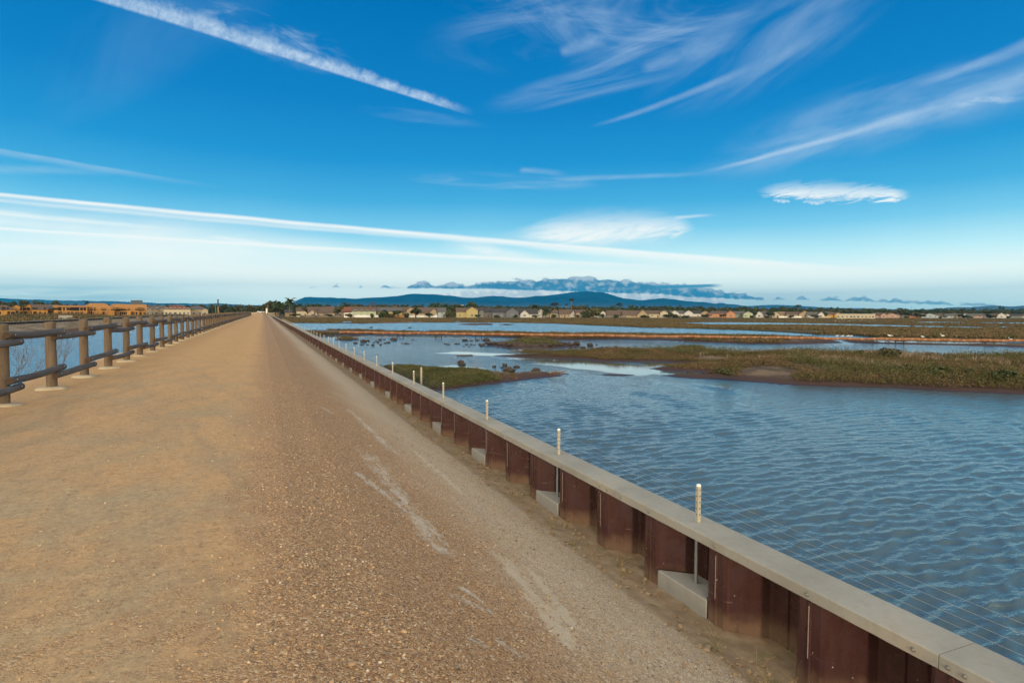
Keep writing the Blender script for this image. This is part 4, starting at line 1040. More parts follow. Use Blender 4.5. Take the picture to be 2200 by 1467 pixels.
# the spit
p = pick(iB, 30000, 0.9, cond=lambda x, y: vis(x, y) & (fbm(x*0.22, y*0.22, 3, 61) > -0.13-0.16*(np.hypot(x, y) > 47)), seed=1)
k_ = np.clip(fbm(p[:, 0]*0.22, p[:, 1]*0.22, 3, 8)+0.45, 0.1, 1)
scrub('marsh_grass', p, 0.16+0.22*k_*U_(2, .6, 1.2, len(p)), 0.09+0.52*k_**1.4*U_(3, .5, 1.3, len(p)), plant_mat, 'olive and brown low scrub covering the long spit', 14, 0.055, 1)
p = pick(iB, 5200, 1.8, cond=lambda x, y: vis(x, y) & (fbm(x*0.13+9, y*0.13, 3, 77) > 0.12), seed=2)
scrub('marsh_grass', p, U_(4, .25, .6, len(p)), U_(5, .35, .85, len(p)), green_mat, 'darker green bushy plants on the long spit', 20, 0.06, 2)
p = pick(iB, 2600, 1.8, cond=lambda x, y: vis(x, y) & (x > 36) & (fbm(x*0.2, y*0.2, 3, 177) > 0.10), seed=5)
tufts('marsh_grass', p, U_(6, .3, .6, len(p)), dry_mat, 'pale dry grass on the right part of the spit', 10, 0.45, 0.5, 0.03, 3)
p = pick(iA, 5200, 0.5, cond=lambda x, y: x < at(1062, 815)[0], seed=6)
scrub('marsh_grass', p, U_(7, .10, .22, len(p)), U_(8, .12, .30, len(p)), green_mat, 'bright green pickleweed on the islet behind the wall', 14, 0.045, 4)
p = pick(iA, 700, 0.25, cond=lambda x, y: x < at(1120, 815)[0], seed=7)
scrub('marsh_grass', p, U_(9, .06, .14, len(p)), U_(10, .08, .16, len(p)), plant_mat, 'brown sprigs along the shore of the islet behind the wall', 12, 0.04, 5)
p = pick(iC, 700, 0.2, seed=8)
scrub('marsh_grass', p, U_(11, .2, .4, len(p)), U_(12, .2, .5, len(p)), green_mat, 'green plants on the tiny islet', 14, 0.08, 6)
p = pick(iD, 700, 2.4, cond=lambda x, y: fbm(x*0.4, y*0.4, 2, 5) > -0.15, seed=9)
scrub('marsh_grass', p, U_(13, .2, .45, len(p)), U_(14, .15, .4, len(p)), green_mat, 'green plants on top of the rocky islet', 14, 0.09, 7)
p = pick(iF, 160, 0.3, seed=10)
scrub('marsh_grass', p, U_(15, .2, .35, len(p)), U_(16, .1, .25, len(p)), plant_mat, 'brown sprigs on the little muddy mound', 14, 0.08, 8)
p = pick(iP, 9000, 1.2, cond=lambda x, y: fbm(x*0.1, y*0.1, 3, 15) > -0.16, seed=11)
scrub('marsh_grass', p, U_(17, .3, .7, len(p)), U_(18, .15, .42, len(p)), plant_mat, 'olive scrub on the strip along the pipe', 12, 0.13, 9)
p = pick(iQ, 500, 0.9, cond=lambda x, y: x < at(1850, 735)[0], seed=12)
scrub('marsh_grass', p, U_(19, .3, .6, len(p)), U_(20, .2, .45, len(p)), plant_mat, 'scrub on the mud bar below the pipe', 12, 0.12, 10)
# far marsh: low scrub clumps, thinning at the pools
g = np.random.default_rng(13); n = 60000
px_ = g.uniform(600, 2280, n); py_ = 684+(742-684)*g.random(n)**1.3
pts = np.array([at(a, b, MZ) for a, b in zip(px_, py_)])
inside = pip(pts[:, 0], pts[:, 1], [tuple(q) for q in poly])
for ob_ in [q for q in bpy.data.objects if q.name.startswith('pool')]:
    n2 = len(ob_.data.vertices)//2; pl = [tuple(v.co[:2]) for v in ob_.data.vertices[:n2]]
    inside &= sdist(pts[:, 0], pts[:, 1], pl) < -0.5
inside &= (pts[:, 0] > 5.5) & (pts[:, 1] < 405) & (fbm(pts[:, 0]*0.02, pts[:, 1]*0.05, 3, 9) > -0.18)
pts = pts[inside]; pts = pts[:24000]
dd = np.hypot(pts[:, 0], pts[:, 1])
scrub('marsh_grass', pts, U_(21, .4, 1.1, len(pts)), U_(22, .10, .34, len(pts)), plant_mat, 'low olive scrub over the far marsh', 9, 0.24, 11)

# ================================================================= ROCKS
def m_rock():
    m, N, b = new_mat('barnacled_rock')
    P = N.n('ShaderNodeTexCoord').outputs['Object']; oi = N.n('ShaderNodeObjectInfo').outputs['Random']; Nn = N.sep(N.n('ShaderNodeNewGeometry').outputs['Normal'])
    P = N.vadd(P, N.xyz(N.mul(oi, 9), N.mul(oi, 5), 0.0)); n = N.noise(P, 7.0, 5, 0.7); n2 = N.noise(P, 26.0, 4, 0.7)
    c = N.mix(N.smooth(n, 0.35, 0.65), (0.022, 0.016, 0.013), (0.055, 0.042, 0.033))
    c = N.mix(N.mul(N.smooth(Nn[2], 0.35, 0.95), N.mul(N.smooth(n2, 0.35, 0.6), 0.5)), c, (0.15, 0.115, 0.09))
    setp(N, b, c, 0.85, N.bump(N.add(n, n2), 0.6, 0.06), 0.0, 0.3); return m
rock_mat = m_rock()
def rock_mesh(seed):
    import bmesh
    bm = bmesh.new(); bmesh.ops.create_icosphere(bm, subdivisions=3, radius=1.0)
    o3 = Vector((seed*7.1, seed*3.3, seed*1.7))
    for v in bm.verts:
        p = v.co.copy(); k = 1+0.45*mnoise.noise(p*1.1+o3)+0.22*mnoise.noise(p*2.6+o3)+0.10*mnoise.noise(p*6+o3)
        v.co = p*k; v.co.z *= 0.62
        if v.co.z < -0.25: v.co.z = -0.25
    me = bpy.data.meshes.new('rock'); bm.to_mesh(me); bm.free(); me.materials.append(rock_mat)
    me.polygons.foreach_set('use_smooth', [True]*len(me.polygons)); return me
rkm = [rock_mesh(k) for k in range(8)]
def rock(px, py, wpx, hk, label, group, dz=0.0):
    p = at(px, py); z = np.dot(p-CAM, cw); w = wpx*z/F
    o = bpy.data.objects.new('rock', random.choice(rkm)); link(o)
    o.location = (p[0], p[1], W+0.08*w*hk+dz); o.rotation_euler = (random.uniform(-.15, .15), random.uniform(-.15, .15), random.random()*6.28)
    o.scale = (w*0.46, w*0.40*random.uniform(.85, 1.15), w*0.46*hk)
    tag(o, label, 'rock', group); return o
GR = 'rocks standing in the shallow water'
for px, py, w, h, lb in ((990, 781, 16, 1.2, 'dark block of rock on top of the pair left of the sand spit tip'), (993, 784, 13, 1.0, 'flat rock at the foot of the taller dark block'), (993, 792, 13, 0.9, 'single dark rock between the pair and the grass islet'),
    (998, 798, 12, 1.0, 'rock touching the far edge of the green islet behind the wall'),
    (1062, 788, 9, 1.0, 'small round rock left of the tall weedy rock'), (1084, 786, 14, 1.0, 'wide low rock behind the tall weedy rock'), (1078, 790, 9, 0.7, 'small flat rock just left of the tall weedy rock'), (1094, 799, 25, 1.15, 'largest weedy rock off the tip of the green islet'),
    (1109, 789, 15, 0.8, 'flat rock right of the tall weedy rock'), (1151, 797, 18, 0.95, 'lone weedy rock nearest the mud tip of the islet')): rock(px, py, w, h, lb, GR)
GL = 'rocks scattered in the water left of the rocky islet'
for px, py, w, h in ((763, 738, 10, .9), (782, 735, 14, 1.2), (791, 733, 9, 1.), (778, 741, 8, .8), (790, 741, 6, .8), (804, 736, 6, .9), (812, 735.5, 8, 1.), (808, 732, 5, 1.), (817, 731, 9, 1.), (825, 730, 5, .9), (801, 742, 8, 1.1), (818, 741, 7, 1.), (827, 738, 8, .8), (834, 736.5, 9, .9), (846, 731, 15, 1.1), (863, 738, 6, .8), (872, 738.5, 9, .8), (879, 739, 6, .7), (886, 731, 5, .9)):
    rock(px, py, w, h, 'dark rock in the scattered row near the wall, beyond the last guard posts', GL)
GM = 'rocks in the broken line before the rocky islet'
for px, py, w, h in ((957, 739, 6, .9), (963, 740.5, 8, .8), (980, 739, 8, .8), (986, 739.5, 6, 1.1), (1000, 732, 13, .9), (1012, 732.5, 8, .7), (1026, 732, 10, .8), (1003, 740.5, 8, .8), (1013, 740.5, 7, .8), (1020, 741, 5, .8), (1031, 740.5, 9, .9), (1036, 743, 14, .9), (1045, 732, 16, 1.), (997, 744, 5, .7), (1008, 744.5, 5, .7)):
    rock(px, py, w, h, 'dark rock in the broken line of stones left of the rocky islet', GM)
GD = 'rocks round the rocky islet'
rk = random.Random(8)
for k in range(80):
    t = (k % 46)/45; px = 1048+t*195+rk.uniform(-3, 3); py = 741.5+7.0*math.sin(t*3.0)*rk.uniform(0.3, 1.0)+rk.uniform(-2.0, 1.0)
    rock(px, py, rk.uniform(6, 13), rk.uniform(.7, 1.2), 'dark rock on the near shore of the rocky islet', GD, 0.22)
GE = 'rocks trailing right from the rocky islet'
for px, py, w, h in ((1240, 741, 14, 1.2), (1238, 747, 9, 1.), (1252, 748.5, 13, 1.1), (1267, 743.5, 17, 1.2), (1281, 742, 5, .9), (1272, 749.5, 10, 1.), (1285, 750, 14, .8), (1294, 746.5, 6, .9), (1303, 746, 6, .9), (1323, 745.5, 9, .7), (1308, 750, 5, 1.), (1313, 750.5, 6, .9), (1226, 748, 8, 1.), (1212, 756, 7, 1.2), (1220, 756.5, 5, .9), (1228, 756.5, 8, .7)):
    rock(px, py, w, h, 'dark rock in the row trailing right from the rocky islet', GE)
GS = 'rocks at the point of the long spit'
for px, py, w, h, dz in ((1545, 798, 10, 1., .2), (1554, 797, 9, 1., .3), (1572, 801, 9, .9, .3), (1517, 808, 14, 1.1, .1), (1526, 806, 11, 1.2, .15), (1480, 804, 10, 1., .1), (1300, 775, 10, 1., .05), (1322, 773, 8, 1., .1), (1494, 783, 8, 1., .1), (1485, 793, 9, .7, .05), (1388, 772, 8, 1., .2)):
    rock(px, py, w, h, 'dark stone on the muddy point of the long spit', GS, dz)
p1 = at(988, 764.5); o = MB().box((0, 0, 0.03), (2.2*0.45, 0.22, 0.10), 0).box((0.1, 0.02, 0.09), (0.7, 0.12, 0.03)).build('drift_plank', simple('wet_wood', (0.06, 0.045, 0.035), 0.7, 0.3, 8)); o.location = (p1[0]+0.5, p1[1], W); o.scale = (1.6, 1, 1)
tag(o, 'dark plank floating in the water above the stacked rocks', 'plank')

# ================================================================= RUSTY PIPELINE
A_, B_ = at(731, 722), at(2320, 744.5)
pv = B_-A_; PLn = np.hypot(pv[0], pv[1]); pang = math.atan2(pv[1], pv[0])
pl = empty('pipeline', (A_[0], A_[1], W), pang)
tag(pl, 'long rusty orange pipeline carried low across the marsh on short trestles', 'pipeline')
def m_rust():
    m, N, b = new_mat('rusty_pipe'); P = N.n('ShaderNodeTexCoord').outputs['Object']; s = N.sep(P)
    n = N.noise(P, 1.2, 5, 0.7); n2 = N.noise(P, 8.0, 4, 0.7)
    c = N.mix(N.smooth(n, 0.3, 0.7), (0.20, 0.085, 0.040), (0.33, 0.15, 0.075)); c = N.mix(N.mul(N.smooth(n2, 0.5, 0.7), 0.6), c, (0.11, 0.05, 0.03))
    band = N.smooth(N.m('ABSOLUTE', N.sub(N.m('FRACT', N.mul(s[0], 0.62)), 0.5)), 0.36, 0.44)
    c = N.mix(N.mul(band, 0.55), c, (0.42, 0.25, 0.15))
    setp(N, b, c, 0.8, N.bump(n2, 0.4, 0.02), 0.0, 0.2); return m
rust_mat = m_rust()
mb = MB(); pts = [(PLn*k/120, 0.04*math.sin(k*0.7), 0.66+0.03*math.sin(k*0.41)+0.03*math.sin(k*1.3)) for k in range(121)]
mb.tube(pts, 0.19, 14); o = mb.build('pipe', rust_mat, pl)
cme = MB().tube([(-0.05, 0, 0), (0.05, 0, 0)], 0.215, 12).mesh('collar', simple('pipe_collar', (0.34, 0.17, 0.09), 0.85, 0.4, 3))
for k in range(0, int(PLn/1.6)):
    t = k*1.6; i = t/PLn*120; z = 0.66+0.03*math.sin(i*0.41)+0.03*math.sin(i*1.3)
    ob('collar', cme, pl, (t, 0.04*math.sin(i*0.7), z))
trestle_mat = simple('dark_timber', (0.045, 0.035, 0.03), 0.85, 0.3, 6)
tm = MB()
for e in (-0.55, 0.55): tm.tube([(e, 0.0, -0.9), (e*0.96, 0.0, 0.46)], 0.085, 8)
tm.box((0, 0, 0.42), (1.4, 0.30, 0.12)); tme = tm.mesh('trestle', trestle_mat)
for px in (860, 942, 1028, 1934, 2127, 2290):
    d = ray(px, 700); u = d[:2]/np.hypot(*d[:2]); e = pv[:2]/PLn
    t = np.linalg.solve(np.array([e, -u]).T, CAM[:2]-A_[:2])[0]
    ob('trestle', tme, pl, (t, 0, 0))
def on_pipe(px):
    d = ray(px, 700); u = d[:2]/np.hypot(*d[:2]); e = pv[:2]/PLn
    t = np.linalg.solve(np.array([e, -u]).T, CAM[:2]-A_[:2])[0]; q = A_[:2]+e*t
    return (q[0], q[1], W+0.66+0.19)
# ================================================================= BIRDS
bird_white = simple('white_plumage', (0.78, 0.77, 0.74), 0.8, 0.08, 9); bird_grey = simple('grey_plumage', (0.20, 0.20, 0.21), 0.8, 0.2, 9); bird_brown = simple('brown_plumage', (0.19, 0.13, 0.085), 0.8, 0.3, 30); bird_dark = simple('dark_plumage', (0.035, 0.032, 0.03), 0.7, 0.2, 9); beak_mat = simple('beak', (0.45, 0.25, 0.06), 0.6, 0.1, 4)
def bird_mesh(name, mats, L=0.4, leg=0.12, neck=0.5, swim=False):
    mb = MB(); s = L
    zc = leg+0.20*s if not swim else 0.10*s
    # body: lofted rings along x, tail to breast
    st = [(-0.62, 0.02, 0.03), (-0.45, 0.06, 0.02), (-0.25, 0.14, 0.0), (0.0, 0.20, -0.01), (0.2, 0.19, 0.0), (0.36, 0.12, 0.05), (0.44, 0.08, 0.16*neck+0.04), (0.47, 0.07, 0.30*neck+0.05), (0.52, 0.085, 0.40*neck+0.07), (0.60, 0.05, 0.40*neck+0.06), (0.64, 0.015, 0.39*neck+0.055)]
    mb.tube([(x*s, 0, zc+z*s) for x, r, z in st], [r*s for x, r, z in st], 10, 0, False)
    for e in (-1, 1):
        mb.add([(0.22*s, e*0.175*s, zc+0.06*s), (-0.1*s, e*0.205*s, zc+0.09*s), (-0.62*s, e*0.06*s, zc+0.07*s), (-0.3*s, e*0.19*s, zc-0.05*s), (0.1*s, e*0.20*s, zc-0.05*s)], [(0, 1, 2, 3, 4) if e > 0 else (4, 3, 2, 1, 0)], 1)
        if not swim: mb.tube([(0.02*s, e*0.06*s, zc-0.12*s), (0.04*s, e*0.06*s, 0.0)], 0.012*s+0.003, 5, 2); mb.box((0.08*s, e*0.06*s, 0.006), (0.14*s, 0.06*s, 0.012), 2)
    mb.tube([(0.62*s, 0, zc+(0.39*neck+0.055)*s), (0.78*s, 0, zc+(0.36*neck+0.045)*s)], [0.022*s, 0.006*s], 6, 2)
    return mb.mesh(name, mats)
gull = bird_mesh('gull', [bird_white, bird_grey, beak_mat]); egret = bird_mesh('egret', [bird_white, bird_white, beak_mat], 0.55, 0.35, 1.4); sandp = bird_mesh('sandpiper', [bird_brown, bird_brown, beak_mat], 0.26, 0.10, 0.9); duck = bird_mesh('duck', [bird_dark, bird_dark, bird_dark], 0.5, 0, 0.8, True)
def bird(name, me, loc, label, group=None, rz=None, s=1.0):
    o = bpy.data.objects.new(name, me); link(o); o.location = loc; o.rotation_euler = (0, 0, random.random()*6.28 if rz is None else rz); o.scale = (s, s, s); tag(o, label, 'bird', group); return o
for px, lb in ((1798, 'white gull perched on the rusty pipe, first of the four together'), (1810, 'white gull perched on the rusty pipe, second of the four together'), (1821.5, 'white gull perched on the rusty pipe, third of the four together'), (1828.5, 'white gull perched on the rusty pipe, last of the four together')):
    bird('gull', gull, on_pipe(px), lb, 'gulls on the rusty pipe', -0.6+random.uniform(-.4, .4), 1.05)
bird('gull', gull, on_pipe(1914), 'plump white gull sitting alone on the pipe before the first trestle on the right', 'gulls on the rusty pipe', 2.4, 1.6)
bird('sandpiper', sandp, on_pipe(1939), 'small brown bird on the pipe above the right trestle', 'small birds', 2.2, 1.3)
bird('gull', gull, on_pipe(1984), 'white gull on the pipe between the two right trestles', 'gulls on the rusty pipe', 2.6, 1.2)
bird('egret', egret, on_pipe(2026), 'upright pale bird on the pipe just before the last trestle', None, 2.6, 0.9)
q = at(2171, 737); bird('egret', egret, (q[0], q[1], W+0.15), 'white wading bird on the mud below the right end of the pipe', None, 2.6, 0.9)
for k, px in enumerate((1182, 1188, 1193, 1199, 1205, 1211)):
    q = at(px, 807.5+random.uniform(-.8, .8)); bird('sandpiper', sandp, (q[0], q[1], W+0.06), 'small brown shorebird in the flock feeding on the mud tip of the near islet', 'shorebirds on the mud tip', None, 1.15)
for px, py, lb in ((797, 704, 'dark duck on the far water, nearer the wall'), (880, 704.5, 'dark duck on the far water below the orange wooden fence')):
    q = at(px, py); bird('duck', duck, (q[0], q[1], W), lb, 'ducks on the far water', -0.4, 1.8)
for k in range(14):
    q = at(1795+k*6.5+random.uniform(-2, 2), 690.5+random.uniform(-.7, .9), MZ); bird('gull', gull, (q[0], q[1], MZ+0.15), 'white gull in the loose flock on the far marsh before the flat white buildings', 'gulls resting on the far marsh', None, 1.5)
# ================================================================= LEFT LEVEE, ITS WALL AND THE BRUSH BEHIND
def m_levee():
    m, N, b = new_mat('levee_soil'); P = N.n('ShaderNodeTexCoord').outputs['Object']; s = N.sep(P)
    n = N.noise(N.vmul(P, (1.0, 0.35, 1.0)), 0.45, 5, 0.65, 0.5); n2 = N.noise(N.vmul(P, (1.0, 0.25, 1.0)), 2.4, 4, 0.7)
    c = N.mix(N.smooth(n, 0.35, 0.65), (0.135, 0.098, 0.062), (0.29, 0.225, 0.15))
    c = N.mix(N.mul(N.smooth(n2, 0.5, 0.7), 0.7), c, (0.085, 0.075, 0.038))
    c = N.mix(N.smooth(N.add(s[2], N.mul(N.sub(n, 0.5), 0.6)), W+0.75, W+0.35), c, (0.095, 0.055, 0.036))
    setp(N, b, c, 0.95, N.bump(n2, 0.8, 0.2), 0.0, 0.15); return m
lx = np.array([-31.0, -32.5, -35, -37.5, -40, -42, -44, -46.5, -52, -60, -75]); lz = np.array([W-.35, W+0.06, W+0.45, W+0.85, W+1.15, W+1.25, W+1.45, W+1.5, W+1.5, W+0.75, W+0.6])
lxs = np.interp(np.linspace(0, 10, 61), np.arange(11), lx); lys = [-30.0]
while lys[-1] < 640: lys.append(lys[-1]+max(1.0, 0.02*abs(lys[-1])))
LX, LY = np.meshgrid(lxs, np.array(lys), indexing='ij'); LZ = np.interp(-LX, -lx, lz)+fbm(LX*0.25, LY*0.12, 4, 3)*0.30*smoothstep(-31.5, -33, LX)*(1-smoothstep(-42, -44, LX))
tag(np_mesh('levee', np.stack([LX, LY, LZ], -1).reshape(-1, 3), grid_faces(len(lxs), len(lys)), m_levee(), True), 'bare soil bank along the far side of the left channel', kind='structure')
lw = empty('floodwall', (-45.0, 0, W+1.40)); tag(lw, 'dark ribbed flood wall with a pale cap on the far bank of the left channel', 'wall')
mb = MB(); dark_steel = simple('dark_sheet_steel', (0.030, 0.022, 0.024), 0.6, 0.3, 6)
y = -25.0; pts = []
while y < 560: pts += [(0, y), (0, y+.45), (-.3, y+.7), (-.3, y+1.15)]; y += 1.4
mb.add([(a, b, -0.4) for a, b in pts]+[(a, b, 0.50) for a, b in pts], [(i+1, i, len(pts)+i, len(pts)+i+1) for i in range(len(pts)-1)])
mb.build('sheet_pile', dark_steel, lw)
MB().box((-0.15, 267, 0.545), (0.55, 585, 0.085)).build('concrete_cap', cap_mat, lw)
field_mat = m_land('field_ground', (0.16, 0.12, 0.07), (0.060, 0.072, 0.030), (0.10, 0.085, 0.045))
tag(sheet('field', [np.array(q) for q in [(-70, -60), (-70, 640), (-10, 640), (-10, 1500), (-1600, 1500), (-1600, -60)]], W+0.62, field_mat, 0.9), 'brushy flat field behind the left flood wall', kind='structure')
tag(sheet('road', [np.array(q) for q in [(-12, 505), (12, 505), (12, 640), (-12, 640)]], -0.02, simple('pale_road', (0.34, 0.26, 0.17), 0.95, 0.15, 0.4), 3.0), 'end of the path where it meets a street', kind='structure')
g = np.random.default_rng(31); n = 5200
bx = -48-g.random(n)**1.6*240; by = 60+g.random(n)*420
keep = (np.arctan2(bx, by) > R(-21)) & (fbm(bx*0.03, by*0.03, 3, 4) > -0.15); bx, by = bx[keep], by[keep]
g2 = np.random.default_rng(33); m_ = 3800; bx2 = g2.uniform(-330, -85, m_); by2 = g2.uniform(385, 424, m_); k2 = fbm(bx2*0.05, by2*0.05, 2, 8) > -0.25; bx2, by2 = bx2[k2], by2[k2]
scrub('brush', np.stack([bx2, by2, np.full(len(bx2), W+0.62)], -1), g2.uniform(.6, 1.6, len(bx2)), g2.uniform(.8, 2.4, len(bx2)), plant_mat, 'brown scrub before the building site', 14, 0.28, 14)
tufts('brush', np.stack([bx, by, np.full(len(bx), W+0.62)+0.75*(bx > -56)], -1), g.uniform(0.5, 1.3, len(bx)), plant_mat, 'green and brown brush behind the left flood wall', 8, 0.8, 0.8, 0.16, 12)

# ================================================================= HOUSES
def hmat(name, col, rough=0.85, var=0.10): return simple('h_'+name, col, rough, 0.5 if name == 'sheath' else var, 0.5 if name == 'sheath' else 1.2)
WALLC = {'pale_green': (0.361, 0.397, 0.274), 'yellow': (0.376, 0.310, 0.144), 'tan': (0.340, 0.260, 0.159), 'beige': (0.376, 0.310, 0.217), 'grey': (0.159, 0.159, 0.159), 'bluegrey': (0.123, 0.130, 0.151), 'white': (0.506, 0.491, 0.463), 'cream': (0.448, 0.390, 0.274),
         'paleblue': (0.325, 0.376, 0.404), 'orange': (0.419, 0.174, 0.072), 'salmon': (0.404, 0.202, 0.115), 'pink': (0.397, 0.260, 0.202), 'greygreen': (0.195, 0.224, 0.174), 'sheath': (0.40, 0.20, 0.05), 'brown': (0.159, 0.108, 0.072), 'ochre': (0.433, 0.260, 0.058), 'tower': (0.101, 0.108, 0.123), 'concrete': (0.304, 0.304, 0.304)}
ROOFC = {'brown': (0.115, 0.082, 0.066), 'grey': (0.105, 0.100, 0.100), 'dark': (0.055, 0.052, 0.055), 'tan': (0.20, 0.145, 0.095), 'ply': (0.36, 0.175, 0.06), 'red': (0.17, 0.075, 0.05), 'white': (0.6, 0.6, 0.58)}
def roof_mat(k):
    nm = 'roof_'+k
    if nm in _mats: return _mats[nm]
    m, N, b = new_mat(nm); P = N.n('ShaderNodeTexCoord').outputs['Object']
    c = ROOFC[k]; n = N.noise(P, 1.5, 4, 0.7); st = N.m('FRACT', N.mul(N.sep(P)[2], 3.0))
    cc = N.mix(n, [q*0.75 for q in c], [q*1.3 for q in c]); cc = N.mix(N.mul(N.smooth(st, 0.25, 0.05), 0.5), cc, [q*0.5 for q in c])
    setp(N, b, cc, 0.9, None, 0.0, 0.15); _mats[nm] = m; return m
glass = simple('window_glass', (0.035, 0.045, 0.055), 0.12, 0.1, 1, spec=0.6)
trim = simple('white_trim', (0.66, 0.64, 0.60), 0.7, 0.06, 3); open_dark = simple('dark_opening', (0.02, 0.015, 0.012), 0.9, 0.1, 1)
door_mat = simple('front_door', (0.12, 0.06, 0.035), 0.6, 0.2, 3); brick_mat = simple('chimney_brick', (0.20, 0.085, 0.055), 0.9, 0.3, 8)
GZ = W+0.30
def place_px(px, Y):
    d = ray(px, 680); t = Y/d[1]; p = CAM+d*t; return np.array([p[0], p[1]]), float(np.dot(p-CAM, cw))
HREF = []
CUTS = (' with ', ' whose ', ' under ', ' behind ', ' beside ', ' between ', ' half ', ' in front', ' below ', ' left of ', ' right of ', ' at the ', ' by the ', ' tight ', ' just ', ' near ', ' among ', ' cut ', ' on the ', ' far ', ' before ', ' without ', ', ')
def cuts(lb):
    c = sorted({lb.split(q)[0] for q in CUTS if q in lb}, key=len)
    return [q for q in c if len(q.split()) >= 2]+[lb]
def short_ref(px):
    """shortest wording that still names one house only"""
    hs = [q for q in HREF if 'second row' not in q[2] and 'far behind' not in q[2] and 'skyline' not in q[2] and 'block' not in q[2]]
    h = min(hs, key=lambda q: abs(q[3]-px)); s = h[2]
    for c in cuts(h[2]):
        s = c
        if not any(o is not h and (o[2] == c or o[2].startswith(c+' ') or o[2].startswith(c+',')) for o in hs): break
    w = s.replace(',', '').split()[:11]
    while w[-1] in ('the', 'of', 'and', 'a', 'with', 'just', 'at', 'by', 'right', 'left', 'in', 'behind', 'between', 'below', 'before', 'beside'): w.pop()
    return ' '.join(w), ('left of' if px < h[3]-4 else 'right of' if px > h[3]+4 else 'in line with'), h
def house(x0, x1, Y, wall, roof, label, kind='side', floors=1, hw=None, depth=9.0, pitch=0.42, wing=None, wins=2, chim=False, cat='house', group=None, face=0.75, gz=GZ, door=True, dark=False, ridge_up=1.0, name='house'):
    if not dark and kind in ('side', 'hip') and floors == 2 and gz == GZ: hw = (hw or 5.7)*0.84; pitch = max(pitch*1.15, 0.60)
    """x0..x1: width in the photograph; Y: distance up the shore; wing: ('l'|'r', share) a gable-fronted wing"""
    p, z = place_px((x0+x1)/2, Y); w = (x1-x0)*z/F*0.96; rz = -math.atan2(p[0], p[1])*face
    w = w/max(0.5, math.cos(math.atan2(p[0], p[1])-YAW))
    h = hw if hw else (2.7*floors+0.35)
    if kind != 'flat' and Y < 470:          # roof height read off the photograph
        xc = (x0+x1)/2; ty = float(np.interp(xc, [640, 760, 1000, 1150, 1300, 1500, 1600, 1750, 1880, 2000, 2200], [660, 659.5, 661.5, 664, 667, 667.8, 669, 670.5, 672.3, 673.3, 674.5]))
        if gz != GZ: ty = float(np.interp(xc, [0, 60, 116, 130, 152, 210, 255, 295, 330, 380, 440], [655.5, 654, 655, 656, 656.5, 651.5, 653, 654.5, 657, 655.5, 657.5]))
        if group: ty -= 1.0
        d_ = ray(xc, ty); Hn = CAM[2]+d_[2]*(p[1]/d_[1])-gz; Hc = h+(min(depth, w) if kind == 'hip' else w if kind == 'front' else depth)/2*pitch
        q_ = min(1.35, max(0.45, Hn/Hc)); h *= q_; depth *= q_; pitch = pitch*q_ if kind == 'front' else pitch
        if wing and len(wing) > 2: wing = (wing[0], wing[1], wing[2]*q_)
        if h < 4.3 and not dark: floors = 1
    e = empty(name, (p[0], p[1], gz), rz); tag(e, label, cat, group)
    wm = hmat(wall, WALLC[wall]); rmt = roof_mat(roof); d = depth; ov = 0.45
    wb, rb = MB(), MB()
    def gable_block(xa, xb, ya, yb, h, along):
        """walls with gables; along='x' ridge runs left-right, 'y' ridge runs front-back"""
        cx, cy = (xa+xb)/2, (ya+yb)/2
        wb.box((cx, cy, h/2-0.3), (xb-xa, yb-ya, h+0.6))
        if along == 'x':
            r = (yb-ya)/2*pitch*ridge_up
            for xx in (xa, xb): wb.prism([(ya, h), (yb, h), (cy, h+r)], xx-0.001 if xx == xa else xx-0.12, xx+0.12 if xx == xa else xx+0.001, 0, 'x')
            k = r/((yb-ya)/2); t = 0.18
            for sg in (-1, 1):
                y_e = cy+sg*((yb-ya)/2+ov); z_e = h-ov*k
                P = [(y_e, z_e+0.02), (cy, h+r+0.02), (cy, h+r+t), (y_e, z_e+t)]
                rb.prism(P, xa-ov, xb+ov, 0, 'x')
            return h+r
        r = (xb-xa)/2*pitch*ridge_up
        wb.prism([(xa, h), (xb, h), (cx, h+r)], ya-0.001, ya+0.15, 0, 'y'); wb.prism([(xa, h), (xb, h), (cx, h+r)], yb-0.15, yb+0.001, 0, 'y')
        k = r/((xb-xa)/2); t = 0.18
        for sg in (-1, 1):
            x_e = cx+sg*((xb-xa)/2+ov); z_e = h-ov*k
            rb.prism([(x_e, z_e+0.02), (cx, h+r+0.02), (cx, h+r+t), (x_e, z_e+t)], ya-ov, yb+ov, 0, 'y')
        return h+r
    top = h
    if kind == 'flat':
        wb.box((0, d/2, h/2-0.3), (w, d, h+0.6)); rb.box((0, d/2, h+0.11), (w+0.5, d+0.5, 0.22)); top = h+0.2
    elif kind == 'hip':
        wb.box((0, d/2, h/2-0.3), (w, d, h+0.6)); r = min(d, w)/2*pitch*ridge_up; q = min(d/2, w*0.42)+ov; a, b2 = w/2+ov, d/2+ov
        v = [(-a, d/2-b2, h-.05), (a, d/2-b2, h-.05), (a, d/2+b2, h-.05), (-a, d/2+b2, h-.05), (-a+q, d/2, h+r), (a-q, d/2, h+r)]
        v2 = [(x, y, zz-0.16) for x, y, zz in v[:4]]
        rb.add(v+v2, [(0, 1, 5, 4), (1, 2, 5), (2, 3, 4, 5), (3, 0, 4), (0, 6, 7, 1), (1, 7, 8, 2), (2, 8, 9, 3), (3, 9, 6, 0), (6, 9, 8, 7)]); top = h+r
    elif kind == 'front': top = gable_block(-w/2, w/2, 0, d, h, 'y')
    else: top = gable_block(-w/2, w/2, 0, d, h, 'x')
    xw = None
    if wing:
        sd_, sh = wing[0], wing[1]; ww = w*sh; xa = -w/2 if sd_ == 'l' else w/2-ww
        wh = h if len(wing) < 3 else wing[2]
        xw = (xa, xa+ww); gable_block(xa+0.02, xa+ww-0.02, -2.2, d*0.55, wh, 'y')
